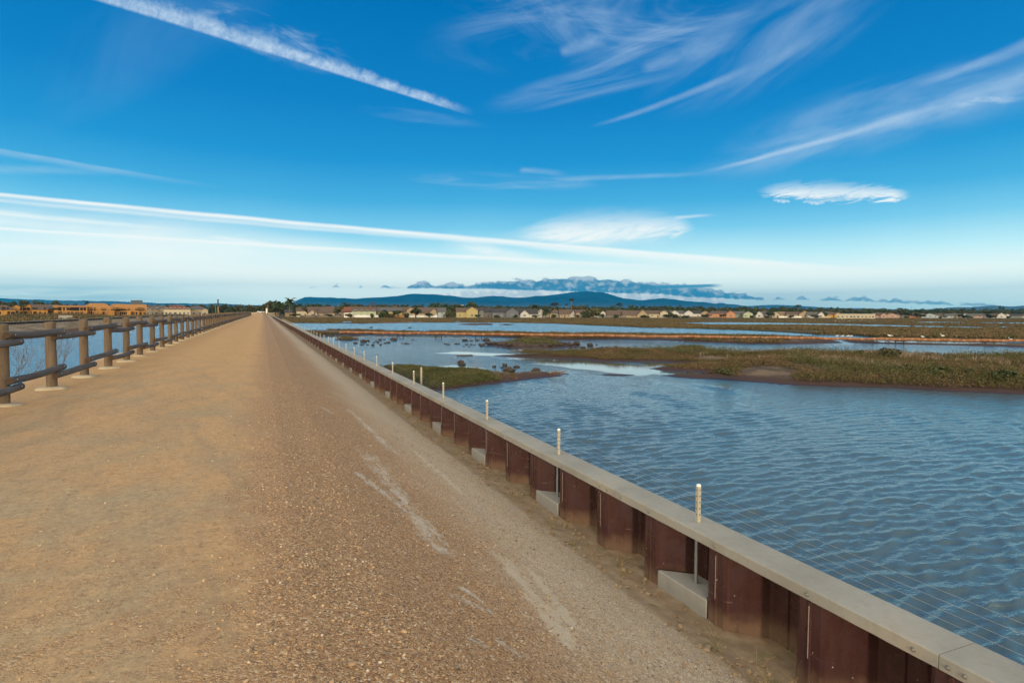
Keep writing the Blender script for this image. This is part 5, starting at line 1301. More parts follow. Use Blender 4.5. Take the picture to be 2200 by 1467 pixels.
    wb.build('wall', wm, e); rf = rb.build('roof', rmt, e)
    if chim:
        cb_ = MB().box((w*0.27, d*0.42, top-0.1), (0.9, 0.7, 2.2)).box((w*0.27, d*0.42, top+1.02), (1.1, 0.9, 0.12)); cb_.build('chimney', wm if wall in ('white', 'cream') else brick_mat, rf)
    # windows of the front
    rw = random.Random(int(x0*7))
    def win(x, y, zc, ww, hh):
        if dark: MB().box((x, y-0.012, zc), (ww, 0.05, hh)).build('window', open_dark, e); return
        fr = MB(); t = 0.09
        fr.box((x, y-0.03, zc+hh/2), (ww+2*t, 0.07, t)).box((x, y-0.03, zc-hh/2), (ww+2*t, 0.09, t)).box((x-ww/2, y-0.03, zc), (t, 0.07, hh)).box((x+ww/2, y-0.03, zc), (t, 0.07, hh)).box((x, y-0.03, zc), (0.06, 0.06, hh))
        f_ = fr.build('window', trim, e); MB().box((x, y-0.012, zc), (ww, 0.03, hh)).build('pane', glass, f_)
    for fl in range(floors):
        for i in range(wins):
            x = -w/2+w*(i+0.5)/wins+rw.uniform(-.3, .3)
            if xw and xw[0]-0.8 < x < xw[1]+0.8: continue
            if dark and rw.random() < 0.3: continue
            if door and fl == 0 and i == wins//2: MB().box((x, -0.03, 1.05), (1.0, 0.08, 2.1)).build('door', door_mat, e); continue
            win(x, 0, fl*2.45+1.45 if dark else fl*2.75+1.55, rw.choice([1.1, 1.4, 1.7]) if not dark else rw.uniform(0.8, 2.6), 1.25 if not dark else rw.uniform(1.2, 2.1))
        if xw and wing[1]*w > 3: win((xw[0]+xw[1])/2, -2.2, fl*2.75+1.55, min(1.8, wing[1]*w*0.4), 1.25)
    HREF.append((p, z, label, (x0+x1)/2, e)); return e
# --- right shore, from the path to the right edge
house(614, 652, 470, 'tan', 'grey', 'tan house with grey roof half hidden by palms nearest the path end', 'side', 1, wing=('r', 0.3))
house(638, 662, 455, 'cream', 'brown', 'small cream house just right of the palms by the path end', 'side', 1, wins=2)
house(664, 718, 425, 'beige', 'brown', 'wide single storey house under a big plain brown roof', 'side', 1, pitch=0.72, depth=11, wing=('l', 0.33), wins=4)
house(735, 758, 428, 'beige', 'red', 'low house with reddish brown roof beside the white porch', 'side', 1, pitch=0.7, wins=2)
e = house(757, 808, 415, 'pale_green', 'brown', 'pale green two storey house behind the white fence', 'side', 2, pitch=0.36, wins=4, chim=True)
house(812, 863, 424, 'yellow', 'grey', 'dull yellow house with grey roof behind the orange fence', 'side', 2, hw=4.6, pitch=0.36, wins=4, chim=True)
house(862, 891, 432, 'tan', 'brown', 'tan gabled house with brown roof between yellow house and dark round tree', 'side', 2, hw=4.6, wing=('r', 0.6, 5.0), wins=2)
house(898, 941, 436, 'tan', 'brown', 'brown roofed house with a warm tan gable behind the white vinyl fence', 'side', 1, pitch=0.8, wing=('r', 0.42, 3.6), wins=3)
house(940, 958, 414, 'paleblue', 'grey', 'light blue grey house at the right end of the white vinyl fence', 'side', 2, hw=4.4, wing=('l', 0.5, 3.0), wins=2)
house(980, 1027, 412, 'yellow', 'brown', 'olive yellow house with a tall front gable beside the dense palm', 'side', 2, hw=5.0, wing=('r', 0.55, 5.2), wins=3)
house(1028, 1057, 424, 'grey', 'dark', 'grey house with dark roof between the yellow and the slate grey houses', 'side', 2, hw=4.4, wing=('l', 0.4, 4.2), wins=2)
house(1056, 1115, 412, 'bluegrey', 'dark', 'large slate grey house with pale windows and a wide gable', 'side', 2, hw=5.0, wing=('r', 0.48, 4.6), wins=4)
house(1116, 1156, 416, 'white', 'dark', 'dark roofed house with low white gables beside the bare topped palm', 'side', 1, pitch=0.85, wing=('l', 0.5, 2.8), wins=3)
house(1154, 1171, 417, 'white', 'brown', 'narrow white house with one steep gable by the bare topped palm', 'front', 2, hw=4.6, pitch=0.7, wins=2)
house(1181, 1207, 430, 'beige', 'brown', 'beige house with brown hip roof below the dark fan palm', 'hip', 2, hw=4.8, pitch=0.7, wins=3)
house(1202, 1226, 412, 'tan', 'brown', 'low tan house with broad brown roof in front of the white house', 'side', 1, pitch=0.75, wins=3)
house(1208, 1238, 438, 'white', 'brown', 'white two storey house below the tallest skinny palm', 'side', 2, hw=5.2, wing=('r', 0.3, 5.2), wins=3)
house(1236, 1262, 426, 'beige', 'brown', 'beige house with brown roof left of the big round bush', 'side', 2, hw=4.4, wing=('l', 0.35, 3.4), wins=2)
house(1283, 1301, 411, 'white', 'brown', 'white house with a balcony right of the big round bush', 'front', 2, hw=4.6, pitch=0.5, wins=2)
house(1303, 1335, 428, 'grey', 'brown', 'dull house under a long brown roof right of the white balcony house', 'side', 1, pitch=0.9, depth=11, wins=3)
house(1338, 1392, 412, 'tan', 'brown', 'big brown roofed house with tan gable and brick chimney', 'side', 1, pitch=0.95, depth=11, wing=('r', 0.45, 3.2), wins=4, chim=True)
house(1394, 1434, 414, 'cream', 'brown', 'cream house whose tall gable rises at its right end', 'side', 2, hw=4.2, wing=('r', 0.42, 4.4), wins=3)
house(1440, 1469, 430, 'white', 'grey', 'pale grey white gabled house left of a larger white one', 'side', 2, hw=4.4, wing=('l', 0.6, 4.4), wins=2)
house(1470, 1505, 424, 'white', 'dark', 'white gabled house with dark roof left of the salmon house', 'side', 2, hw=4.8, wing=('l', 0.5, 4.8), wins=3)
house(1507, 1524, 428, 'tan', 'brown', 'narrow tan house tight against the left of the salmon house', 'front', 2, hw=4.8, pitch=0.5, wins=2)
house(1523, 1577, 416, 'salmon', 'brown', 'salmon orange two storey house with brown hip roof', 'hip', 2, hw=5.4, wing=('r', 0.35, 4.8), wins=5)
house(1577, 1600, 430, 'greygreen', 'grey', 'grey green house right of the salmon house', 'side', 2, hw=4.6, wins=3)
house(1598, 1617, 420, 'pale_green', 'grey', 'pale green house with one front gable right of the salmon house', 'front', 2, hw=4.8, pitch=0.6, wins=2)
house(1624, 1648, 424, 'white', 'grey', 'white house with a pinkish front between two gaps of trees', 'side', 2, hw=4.6, wing=('l', 0.55, 4.6), wins=2)
house(1660, 1673, 412, 'cream', 'brown', 'small cream gabled house at the left end of the long white fence', 'front', 1, pitch=0.7, wins=2)
house(1664, 1688, 440, 'tan', 'tan', 'tan two storey house behind the left end of the long white fence', 'side', 2, hw=5.2, wins=3)
house(1694, 1737, 426, 'tan', 'brown', 'warm tan house with a large right gable behind the long white fence', 'side', 2, hw=4.4, wing=('r', 0.5, 4.2), wins=4)
house(1738, 1767, 412, 'white', 'grey', 'white house with steep grey roofs right of the warm tan gable', 'side', 2, hw=4.0, pitch=0.8, wing=('r', 0.4, 4.4), wins=3)
house(1780, 1803, 430, 'ochre', 'brown', 'orange yellow house left of the two flat white buildings', 'side', 2, hw=5.0, wing=('r', 0.5, 4.2), wins=3)
house(1801, 1830, 338, 'cream', 'white', 'flat roofed white building, left of the pair on the marsh edge', 'flat', 1, hw=3.6, depth=7, wins=4, door=False, cat='building', face=1.0)
house(1837, 1875, 338, 'cream', 'white', 'flat roofed white building, right and longer of the pair on the marsh edge', 'flat', 1, hw=3.6, depth=7, wins=6, door=False, cat='building', face=1.0)
FARH = [(1879, 1901, 'pink', 'brown', 'pink house just right of the flat white buildings'), (1905, 1928, 'pink', 'grey', 'pinkish house with grey roof, second past the flat white buildings'), (1931, 1945, 'beige', 'brown', 'small beige house left of the orange house on the right'), (1956, 1969, 'orange', 'brown', 'small bright orange house among dark trees at the right'),
    (1975, 1984, 'ochre', 'brown', 'narrow tall yellow house left of the pale blue one'), (1985, 2011, 'paleblue', 'grey', 'large pale blue house at the right of the shore'), (2012, 2026, 'cream', 'brown', 'cream house right of the large pale blue house'), (2027, 2044, 'paleblue', 'grey', 'pale blue grey house right of the cream one'),
    (2045, 2060, 'beige', 'grey', 'beige house with grey roof right of the second pale blue house'), (2067, 2081, 'white', 'grey', 'white house with grey roof by the dark tree at the right'), (2082, 2105, 'pink', 'grey', 'pinkish beige wide house near the right edge'), (2107, 2119, 'orange', 'brown', 'small orange house near the right edge'),
    (2124, 2153, 'white', 'brown', 'wide white house with brown roof near the right edge'), (2155, 2174, 'white', 'grey', 'white house with steep grey gables near the right edge'), (2176, 2192, 'grey', 'dark', 'dull grey house before the last house at the right edge'), (2193, 2212, 'cream', 'brown', 'cream house cut by the right edge of the view')]
for k, (a, b_, wl, rf_, lb) in enumerate(FARH):
    house(a, b_, 400+(k*13) % 30, wl, rf_, lb, ['side', 'front', 'side', 'hip'][k % 4], 2, hw=4.2+(k % 3)*0.5, pitch=0.6, wins=2 if b_-a < 16 else 3, face=0.9, wing=('r', 0.45, 4.2) if k % 4 == 0 else None, door=False)
# second row roofs showing between the front houses
SEC = [(705, 735, 'beige', 'brown'), (865, 900, 'beige', 'brown'), (1000, 1040, 'tan', 'brown'), (1102, 1122, 'cream', 'brown'), (1160, 1185, 'beige', 'brown'), (1262, 1290, 'beige', 'brown'), (1320, 1345, 'beige', 'grey'), (1425, 1445, 'cream', 'brown'), (1640, 1662, 'beige', 'brown'), (1728, 1745, 'tan', 'brown'), (1764, 1784, 'beige', 'grey'), (1885, 1910, 'beige', 'brown'), (1950, 1972, 'pink', 'grey'), (2055, 2075, 'cream', 'grey'), (2135, 2160, 'beige', 'brown')]
for k, (a, b_, wl, rf_) in enumerate(SEC):
    nb_ = min(HREF[:36+16], key=lambda h: abs(h[3]-(a+b_)/2))
    house(a, b_, 462, wl, rf_, 'second row roof showing behind the '+short_ref((a+b_)/2)[0], 'side', 2, hw=4.8, pitch=0.55, wins=3, group='second row houses', door=False)
# far large buildings
house(980, 997, 900, 'concrete', 'white', 'pale flat topped block far behind the yellow gabled house', 'flat', 4, hw=14.5, depth=14, wins=3, cat='building', door=False, face=1.0)
house(1860, 1878, 1500, 'tower', 'dark', 'grey tower block on the skyline behind the flat white buildings', 'flat', 6, hw=22, depth=20, wins=4, cat='tower block', door=False, face=1.0)
house(1928, 1937, 1500, 'tower', 'dark', 'narrow grey tower on the skyline further right', 'flat', 8, hw=25, depth=16, wins=2, cat='tower block', door=False, face=1.0)
house(2056, 2085, 1150, 'white', 'white', 'long low white building far behind the right shore houses', 'flat', 1, hw=9, depth=20, wins=5, cat='building', door=False, face=1.0)
# --- left side: the building site and the finished houses
LZ_ = W+0.62
LEFT = [(-8, 24, 'sheath', 'brown', 'orange sheathed unfinished house cut by the left edge', 'hip'), (28, 44, 'sheath', 'brown', 'narrow orange unfinished house with dark gable, second from the left', 'front'), (55, 71, 'sheath', 'ply', 'bright orange unfinished house with a bare gable', 'front'), (75, 97, 'sheath', 'brown', 'unfinished house with orange panels and grey roof left of a similar one', 'side'),
    (98, 117, 'sheath', 'grey', 'unfinished house with wide orange panels under a grey roof', 'side'), (117, 133, 'brown', 'grey', 'brown unfinished house with pale dormer roof', 'hip'), (128, 177, 'sheath', 'ply', 'long orange timber framed building without finished roof', 'side'), (184, 236, 'sheath', 'ply', 'large orange house with bare plywood hip roof', 'hip'),
    (233, 281, 'sheath', 'ply', 'large orange house with plywood roof and dark openings', 'hip'), (278, 309, 'sheath', 'ply', 'orange framed house at the right end of the building site', 'side')]
for k, (a, b_, wl, rf_, lb, kd) in enumerate(LEFT):
    house(a, b_, 430+8*(k % 3), wl, rf_, lb, kd, 2, hw=(4.6, 5.0, 4.9, 4.4, 4.8, 4.2, 5.6, 4.7, 5.0, 4.4)[k], depth=11, pitch=(0.62, 0.7, 0.7, 0.6, 0.55, 0.5, 0.18, 0.72, 0.6, 0.55)[k], wins=max(3, int((b_-a)/6)), door=False, dark=True, gz=LZ_+0.4, face=1.0)
    if k in (6, 7, 8, 9):
        # bare timber studs on the ground floor
        e = HREF[-1][4]; z = HREF[-1][1]; w = (b_-a)*z/F*0.9; mb = MB(); ns = int(w/1.0)
        for i in range(ns+1): mb.box((-w/2+w*i/ns, -1.6, 1.2), (0.16, 0.16, 2.9))
        mb.box((0, -1.6, 2.7), (w, 0.2, 0.25)); mb.build('stud_frame', simple('raw_timber', (0.42, 0.22, 0.09), 0.9, 0.3, 2), e)
house(307, 330, 452, 'beige', 'brown', 'pale house with brown roof right of the building site', 'side', 2, hw=4.8, wins=3, door=False, gz=LZ_+0.4, face=1.0)
house(333, 353, 452, 'beige', 'grey', 'pale house with grey roof left of the long cream house', 'side', 2, hw=4.8, wing=('r', 0.5, 4.6), wins=2, door=False, gz=LZ_+0.4, face=1.0)
house(358, 404, 440, 'cream', 'red', 'long cream two storey house with dark red roof', 'hip', 2, hw=5.6, depth=12, pitch=0.5, wins=6, door=False, gz=LZ_+0.5, face=1.0)
house(404, 443, 452, 'beige', 'grey', 'beige and grey house right of the long cream house', 'hip', 2, hw=4.8, depth=12, wins=4, wing=('r', 0.3, 4.4), door=False, gz=LZ_+0.4, face=1.0)
house(285, 304, 1300, 'tower', 'dark', 'flat grey block behind the right end of the building site', 'flat', 4, hw=22, depth=20, wins=4, cat='building', door=False, face=1.0, gz=LZ_)

# ================================================================= FENCES AND SMALL THINGS ALONG THE SHORE
def panel_fence(x0, x1, Y, h, mat_, label, gz=GZ, step=2.4, name='garden_fence'):
    a, _ = place_px(x0, Y); b_, _ = place_px(x1, Y); L = float(np.hypot(*(b_-a))); ang = math.atan2(b_[1]-a[1], b_[0]-a[0])
    e = empty(name, (a[0], a[1], gz), ang); tag(e, label, 'fence')
    n = max(1, int(L/step)); mb = MB()
    for i in range(n): mb.box((L*(i+.5)/n, 0, h/2), (L/n-0.12, 0.05, h-0.1))
    mb.box((L/2, 0.04, h-0.12), (L, 0.06, 0.08)); mb.build('panel', mat_, e)
    pm_ = MB().box((0, 0, h/2), (0.13, 0.13, h+0.1)).mesh('post', mat_)
    for i in range(min(n+1, 60)): ob('post', pm_, e, (L*i/n, 0, 0))
    return e
wf_mat = simple('white_fence_paint', (0.72, 0.70, 0.65), 0.7, 0.06, 2); of_mat = simple('orange_fence_wood', (0.42, 0.20, 0.07), 0.85, 0.25, 2); gf_mat = simple('grey_fence_wood', (0.17, 0.14, 0.11), 0.9, 0.3, 2)
panel_fence(755, 823, 407, 1.7, wf_mat, 'white picket fence before the pale green house')
panel_fence(823, 877, 408, 1.6, of_mat, 'orange board fence before the dull yellow house')
panel_fence(877, 939, 406, 1.7, wf_mat, 'white vinyl fence left of the light blue grey house')
panel_fence(645, 738, 410, 1.4, gf_mat, 'weathered grey fence below the big plain brown roof')
panel_fence(1674, 1722, 408, 1.5, wf_mat, 'long white fence before the warm tan gabled house')
panel_fence(1300, 1345, 405, 1.1, gf_mat, 'low grey fence between white balcony house and brick chimney house')
panel_fence(1440, 1525, 406, 1.2, gf_mat, 'low grey fence before the white gabled houses')
panel_fence(1766, 1784, 404, 1.4, simple('tan_wall_paint', (0.5, 0.38, 0.22), 0.85, 0.1, 2), 'short tan fence left of the orange yellow house')
panel_fence(448, 474, 436, 1.3, of_mat, 'low orange hoarding beside the tall pole', LZ_+0.5)
panel_fence(490, 560, 520, 1.6, simple('cream_wall_paint', (0.62, 0.56, 0.42), 0.85, 0.08, 1), 'long pale roadside wall left of the path end', LZ_+0.9)
panel_fence(126, 156, 300, 1.6, simple('chain_link', (0.28, 0.27, 0.25), 0.8, 0.3, 3), 'pale site fence panels in the brush before the long framed building', LZ_)
# white porch beside the pale green house
p, z = place_px(748, 404); e = empty('porch', (p[0], p[1], GZ), -0.25); tag(e, 'white porch with arched openings left of the pale green house', 'porch')
mb = MB()
for x in (-2.4, -0.8, 0.8, 2.4): mb.box((x, 0, 1.2), (0.3, 0.3, 2.4)); mb.box((x, 2.6, 1.2), (0.3, 0.3, 2.4))
mb.box((0, 0, 0.5), (5.0, 0.12, 1.0)); mb.build('frame', wf_mat, e)
MB().prism([(-2.9, 2.4), (2.9, 2.4), (2.2, 3.0), (-2.2, 3.0)], -0.4, 3.0, 0, 'y').build('roof', wf_mat, e)
# utility pole at the left of the path, white post and vehicles at its end
def pole(px, top, Y, label, name='utility_pole', dark_top=0.0, r=0.16, gz=LZ_, arm=True):
    p, z = place_px(px, Y); h = (CAM[2]+ray(px, top)[2]*(Y/ray(px, top)[1]))-gz
    e = empty(name, (p[0], p[1], gz)); tag(e, label, 'pole')
    MB().tube([(0, 0, 0), (0, 0, h*(1-dark_top))], [r*1.15, r], 10).build('post', simple('pole_wood', (0.34, 0.24, 0.12), 0.9, 0.2, 3), e)
    if dark_top: MB().tube([(0, 0, h*(1-dark_top)), (0, 0, h)], r*1.7, 10).build('shroud', simple('pole_top', (0.05, 0.055, 0.06), 0.7, 0.1, 2), e)
    if arm: MB().box((0, 0, h*0.94), (1.8, 0.12, 0.12)).build('crossarm', simple('pole_wood', (0.34, 0.24, 0.12)), e)
    return e
pole(469, 643, 330, 'tall wooden pole with a dark top left of the path end', dark_top=0.36, r=0.20, arm=False)
pole(463.5, 656, 420, 'thin grey pole just left of the tall dark topped pole', r=0.10, arm=False)
pole(576, 655, 470, 'plain utility pole among the palms by the path end', r=0.13)
for k, (px, top, lb) in enumerate(((1958, 657, 'thin mast on the skyline right of the narrow grey tower'), (2004, 658, 'thin mast on the skyline above the pale blue house'), (2057, 659, 'thin mast on the skyline above the long low white building'))):
    pole(px, top, 1100, lb, 'mast', r=0.22, gz=GZ, arm=False)
p, z = place_px(573, 455); e = empty('gate_post', (p[0], p[1], -0.05)); tag(e, 'thick white post with a cap beside the path end', 'post')
MB().box((0, 0, 1.6), (1.0, 1.0, 3.3)).build('post', wf_mat, e); MB().box((0, 0, 3.35), (1.25, 1.25, 0.2)).build('cap', wf_mat, e)
car_mats = [simple('white_car_paint', (0.72, 0.72, 0.70), 0.25, 0.03, 1, spec=0.6), glass, simple('tyre_rubber', (0.02, 0.02, 0.02), 0.9, 0.2, 4)]
def car(px, Y, gz, rz, label, paint):
    p, z = place_px(px, Y); e = empty('parked_car', (p[0], p[1], gz), rz); tag(e, label, 'car', 'cars parked at the path end')
    MB().prism([(-2.2, 0.35), (2.2, 0.35), (2.25, 0.75), (2.0, 0.95), (1.2, 1.02), (0.6, 1.48), (-1.2, 1.5), (-2.0, 1.05), (-2.25, 0.9)], -0.85, 0.85, 0, 'y').build('body', paint, e)
    MB().prism([(1.05, 1.04), (0.58, 1.42), (-1.15, 1.44), (-1.75, 1.06)], -0.862, 0.862, 0, 'y').build('window', glass, e)
    wm_ = MB().tube([(0, -0.12, 0), (0, 0.12, 0)], 0.34, 14, 0, True, None, False).mesh('wheel', car_mats[2])
    for x in (-1.35, 1.35):
        for y in (-0.80, 0.80): ob('wheel', wm_, e, (x, y, 0.34))
car(559, 500, 0.0, 0.3, 'white car parked at the end of the path, left of another', car_mats[0])
car(566, 507, 0.0, 0.2, 'silver car parked at the end of the path, right of another', simple('silver_car_paint', (0.45, 0.46, 0.47), 0.25, 0.03, 1, spec=0.6))

# ================================================================= TREES
def m_leaf(name, lo, mid, hi):
    m, N, b = new_mat(name); g = N.n('ShaderNodeNewGeometry').outputs['Random Per Island']; oi = N.n('ShaderNodeObjectInfo').outputs['Random']
    c = N.ramp(g, [(0.0, lo), (0.5, mid), (1.0, hi)]); c = N.mix(N.mul(oi, 0.45), c, [q*0.55 for q in mid])
    setp(N, b, c, 0.8, None, 0.0, 0.2); return m
leafA = m_leaf('broad_leaves', (0.022, 0.034, 0.014), (0.045, 0.062, 0.022), (0.085, 0.095, 0.035)); leafB = m_leaf('olive_leaves', (0.04, 0.045, 0.02), (0.075, 0.075, 0.03), (0.12, 0.105, 0.05)); leafP = m_leaf('palm_leaves', (0.022, 0.038, 0.014), (0.045, 0.070, 0.022), (0.10, 0.115, 0.04)); leafD = m_leaf('bare_twigs_far', (0.085, 0.055, 0.05), (0.13, 0.09, 0.08), (0.17, 0.12, 0.10))
bark = simple('tree_bark', (0.12, 0.085, 0.06), 0.95, 0.3, 6, 0.4); palm_bark = simple('palm_bark', (0.20, 0.155, 0.11), 0.95, 0.3, 5, 0.4); skirt_mat = simple('dry_fronds', (0.17, 0.115, 0.065), 0.95, 0.3, 4)
def leaf_cloud(clumps, n, size, seed):
    g = np.random.default_rng(seed); V = []
    wts = np.array([c[3]*c[4]*c[5] for c in clumps])**0.67; wts /= wts.sum(); ch = g.choice(len(clumps), n, p=wts)
    C = np.array(clumps)[ch]; u = g.normal(size=(n, 3)); u /= np.linalg.norm(u, axis=1)[:, None]; r = (0.45+0.6*g.random(n)**0.6)[:, None]
    P = C[:, :3]+u*r*C[:, 3:6]
    a = g.normal(size=(n, 3)); a /= np.linalg.norm(a, axis=1)[:, None]; b = np.cross(a, u); b /= np.linalg.norm(b, axis=1)[:, None]+1e-9
    s = size*g.uniform(0.6, 1.4, n)[:, None]
    v = np.stack([P-a*s, P+b*s*0.6, P+a*s, P-b*s*0.6], 1).reshape(-1, 3); f = np.arange(4*n).reshape(-1, 4)
    return v, f
def to_mesh(name, v, f, mat):
    o = np_mesh(name, v, f, mat); me = o.data; bpy.data.objects.remove(o); return me
def broad(seed, tall=1.0, wide=1.0, n=520, size=0.09, flat=1.0):
    """unit tree: height 1, crown about 0.8 wide"""
    r = random.Random(seed); cl = []; tr = MB(); limbs = []
    for k in range(r.randint(6, 9)):
        a = r.random()*6.28; rad = r.uniform(0.08, 0.30)*wide; zc = r.uniform(0.42, 0.84)*tall; s = r.uniform(0.11, 0.20)
        cl.append((math.cos(a)*rad, math.sin(a)*rad, zc, s*wide, s*wide, s*0.85*flat)); limbs.append(cl[-1][:3])
    cl.append((0, 0, 0.62*tall, 0.2*wide, 0.2*wide, 0.22))
    tr.tube([(0, 0, -0.03), (0.01, 0, 0.18), (0.0, 0.01, 0.42)], [0.035, 0.028, 0.02], 8)
    for p in limbs[:5]: tr.tube([(0, 0, 0.26), (p[0]*0.5, p[1]*0.5, 0.26+(p[2]-0.26)*0.6), p], [0.016, 0.010, 0.004], 6, 0, False)
    return tr.mesh('trunk', bark), leaf_cloud(cl, n, size, seed)
def bare(seed):
    r = random.Random(seed); tr = MB()
    def br(p, d, L, rad, lv):
        q = Vector(p)+Vector(d)*L; tr.tube([p, tuple((Vector(p)+q)/2+Vector((r.uniform(-.03, .03)*L, r.uniform(-.03, .03)*L, 0))), tuple(q)], [rad, rad*.8, rad*.6], 5, 0, False)
        if lv < 4:
            for _ in range(3): br(tuple(q), (Vector(d)+Vector((r.uniform(-.7, .7), r.uniform(-.7, .7), r.uniform(-.1, .4)))).normalized(), L*r.uniform(.55, .8), rad*.6, lv+1)
    br((0, 0, 0), (0, 0, 1), 0.30, 0.03, 0); return tr.mesh('crown', simple('bare_branches', (0.12, 0.085, 0.075), 0.95, 0.2, 4))
def frond(mb, base, az, el, L, w, droop, feather=True, n=6):
    """an arched palm frond with a toothed edge"""
    p = Vector(base); d = Vector((math.cos(az)*math.cos(el), math.sin(az)*math.cos(el), math.sin(el))); pts = [p.copy()]
    for i in range(n): d = (d+Vector((0, 0, -droop))).normalized(); p = p+d*L/n; pts.append(p.copy())
    side = Vector((-math.sin(az), math.cos(az), 0))
    for i in range(n):
        a, b = pts[i], pts[i+1]; ww = w*(math.sin(math.pi*min(0.95, (i+0.6)/n))+0.15)
        for s in (-1, 1):
            for q in (0.0, 0.5):
                c = a+(b-a)*q; mb.add([c, c+(b-a)*0.5, c+(b-a)*1.0+side*s*ww+Vector((0, 0, -ww*0.55))], [(0, 1, 2)])
def feather_palm(seed, trunk=0.66, nf=22, L=0.40):
    r = random.Random(seed); tr = MB().tube([(0, 0, -0.03), (0.012*r.uniform(-1, 1), 0.01, trunk*.5), (0, 0, trunk)], [0.030, 0.020, 0.017], 8); cr = MB()
    for k in range(nf):
        cr_el = r.uniform(-0.25, 1.25); frond(cr, (0, 0, trunk), k*2.39996, cr_el, L*r.uniform(.85, 1.1), 0.085, r.uniform(.20, .34))
    return tr.mesh('trunk', palm_bark), cr.mesh('crown', leafP)
def fan_palm(seed, trunk=0.84, rad=0.085, nf=46, skirt=True):
    r = random.Random(seed); tr = MB().tube([(0, 0, -0.03), (0.01, 0, trunk*.5), (0, 0, trunk)], [0.018, 0.011, 0.010], 8); cr = MB()
    for k in range(nf):
        a = k*2.39996; el = r.uniform(-0.7, 1.5); L = rad*r.uniform(.8, 1.2); d = Vector((math.cos(a)*math.cos(el), math.sin(a)*math.cos(el), math.sin(el))); b0 = Vector((0, 0, trunk+0.02)); h = b0+d*L*0.55
        sd_ = d.cross(Vector((0, 0, 1))).normalized(); u2 = sd_.cross(d)
        for j in range(7):
            t = (j-3)/3*1.25; q = d*math.cos(t)+sd_*math.sin(t); t2 = t+0.17; q2 = d*math.cos(t2)+sd_*math.sin(t2)
            cr.add([h, h+q*L*0.5, h+q2*L*0.38-u2*0.01], [(0, 1, 2)])
        cr.tube([b0, h], 0.0025, 3, 0, False)
    sk = None
    if skirt:
        sm_ = MB()
        for k in range(30):
            a = k*2.39996; z = trunk-0.005-0.05*r.random(); sm_.add([(0.012*math.cos(a), 0.012*math.sin(a), z+0.02), (0.05*math.cos(a-.25), 0.05*math.sin(a-.25), z-0.05), (0.045*math.cos(a+.25), 0.045*math.sin(a+.25), z-0.06)], [(0, 1, 2)])
        sk = sm_.mesh('skirt', skirt_mat)
    return tr.mesh('trunk', palm_bark), cr.mesh('crown', leafP), sk
PROTO = {}
for k in range(5):
    t_, (v, f) = broad(100+k, 1.0, (1.0, 1.2, 0.85, 1.35, 1.0)[k], 620, 0.062, (1, .9, 1.1, .8, 1)[k]); PROTO['B%d' % k] = [('trunk', t_), ('crown', to_mesh('crown', v, f, leafA if k % 2 == 0 else leafB))]
for k in range(2):
    t_, (v, f) = broad(140+k, 0.72, 1.5, 700, 0.07, 1.3); PROTO['S%d' % k] = [('trunk', t_), ('crown', to_mesh('crown', v-np.array([0, 0, 0.16]), f, (leafB, leafA)[k]))]
v, f = leaf_cloud([(0, 0, 0.2+0.1*q, 0.10-0.011*q, 0.10-0.011*q, 0.10) for q in range(8)], 420, 0.05, 5)
PROTO['C0'] = [('trunk', MB().tube([(0, 0, -0.03), (0, 0, 0.5)], [0.03, 0.015], 8).mesh('trunk', bark)), ('crown', to_mesh('crown', v, f, leafA))]
for k in range(3): a = feather_palm(200+k, (0.62, 0.7, 0.5)[k], (34, 28, 44)[k], (0.40, 0.33, 0.50)[k]); PROTO['P%d' % k] = [('trunk', a[0]), ('crown', a[1])]
for k in range(2): a = fan_palm(220+k, (0.90, 0.80)[k], (0.085, 0.13)[k]); PROTO['F%d' % k] = [('trunk', a[0]), ('crown', a[1]), ('skirt', a[2])]
PROTO['D0'] = [('crown', bare(3))]; PROTO['D1'] = [('crown', bare(8))]
DIM = {}
for k_, parts_ in PROTO.items():
    zz = max(v.co.z for _, me in parts_ for v in me.vertices); cm = [me for n_, me in parts_ if n_ == 'crown'][0]
    xs_ = sorted(v.co.x for v in cm.vertices); q_ = len(xs_)//50; DIM[k_] = (zz, xs_[-1-q_]-xs_[q_])
DESC = {'B': ('tree', 'round dark tree', 'tree'), 'S': ('bush', 'broad bush', 'bush'), 'C': ('cypress', 'narrow dark cypress', 'tree'), 'P': ('palm_tree', 'feathery palm', 'palm tree'), 'F': ('palm_tree', 'bare trunked fan palm', 'palm tree'), 'D': ('bare_tree', 'leafless brown tree', 'tree')}
REST = {}
SEEN_LB = {}
def tree(kind, px, top, Y, wpx=None, base=None, label=None, gz=None):
    gz = GZ if gz is None else gz
    p, z = place_px(px, Y); d = ray(px, top); zt = CAM[2]+d[2]*(Y/d[1]); h = max(2.0, zt-gz)
    nm, ds, ct = DESC[kind[0]]; w = 1.0
    e = empty(nm, (p[0], p[1], gz), random.random()*6.28)
    if wpx: w = (wpx*1.12*z/F)/(DIM[kind][1]*h)*DIM[kind][0]
    hs = h/DIM[kind][0]; e.scale = (hs*w, hs*w, hs)
    for nme, me in PROTO[kind]:
        o = bpy.data.objects.new(nme, me); link(o, e)
        if nme in ('trunk', 'skirt') and w != 1.0 and kind[0] in 'PF': o.scale = (1/w**0.6, 1/w**0.6, 1)
    if label is None:
        s, rel, hr = short_ref(px); pos = 'behind' if Y > hr[0][1]+3 else 'before'
        sz = 'tall' if h > 11 else 'low' if h < 6 else ''
        label = ' '.join(('%s %s %s the %s' % (sz, ds, pos, s)).split())
    label = ' '.join(label.split()[:16])
    tag(e, label, ct, 'trees and palms among the houses'); return e
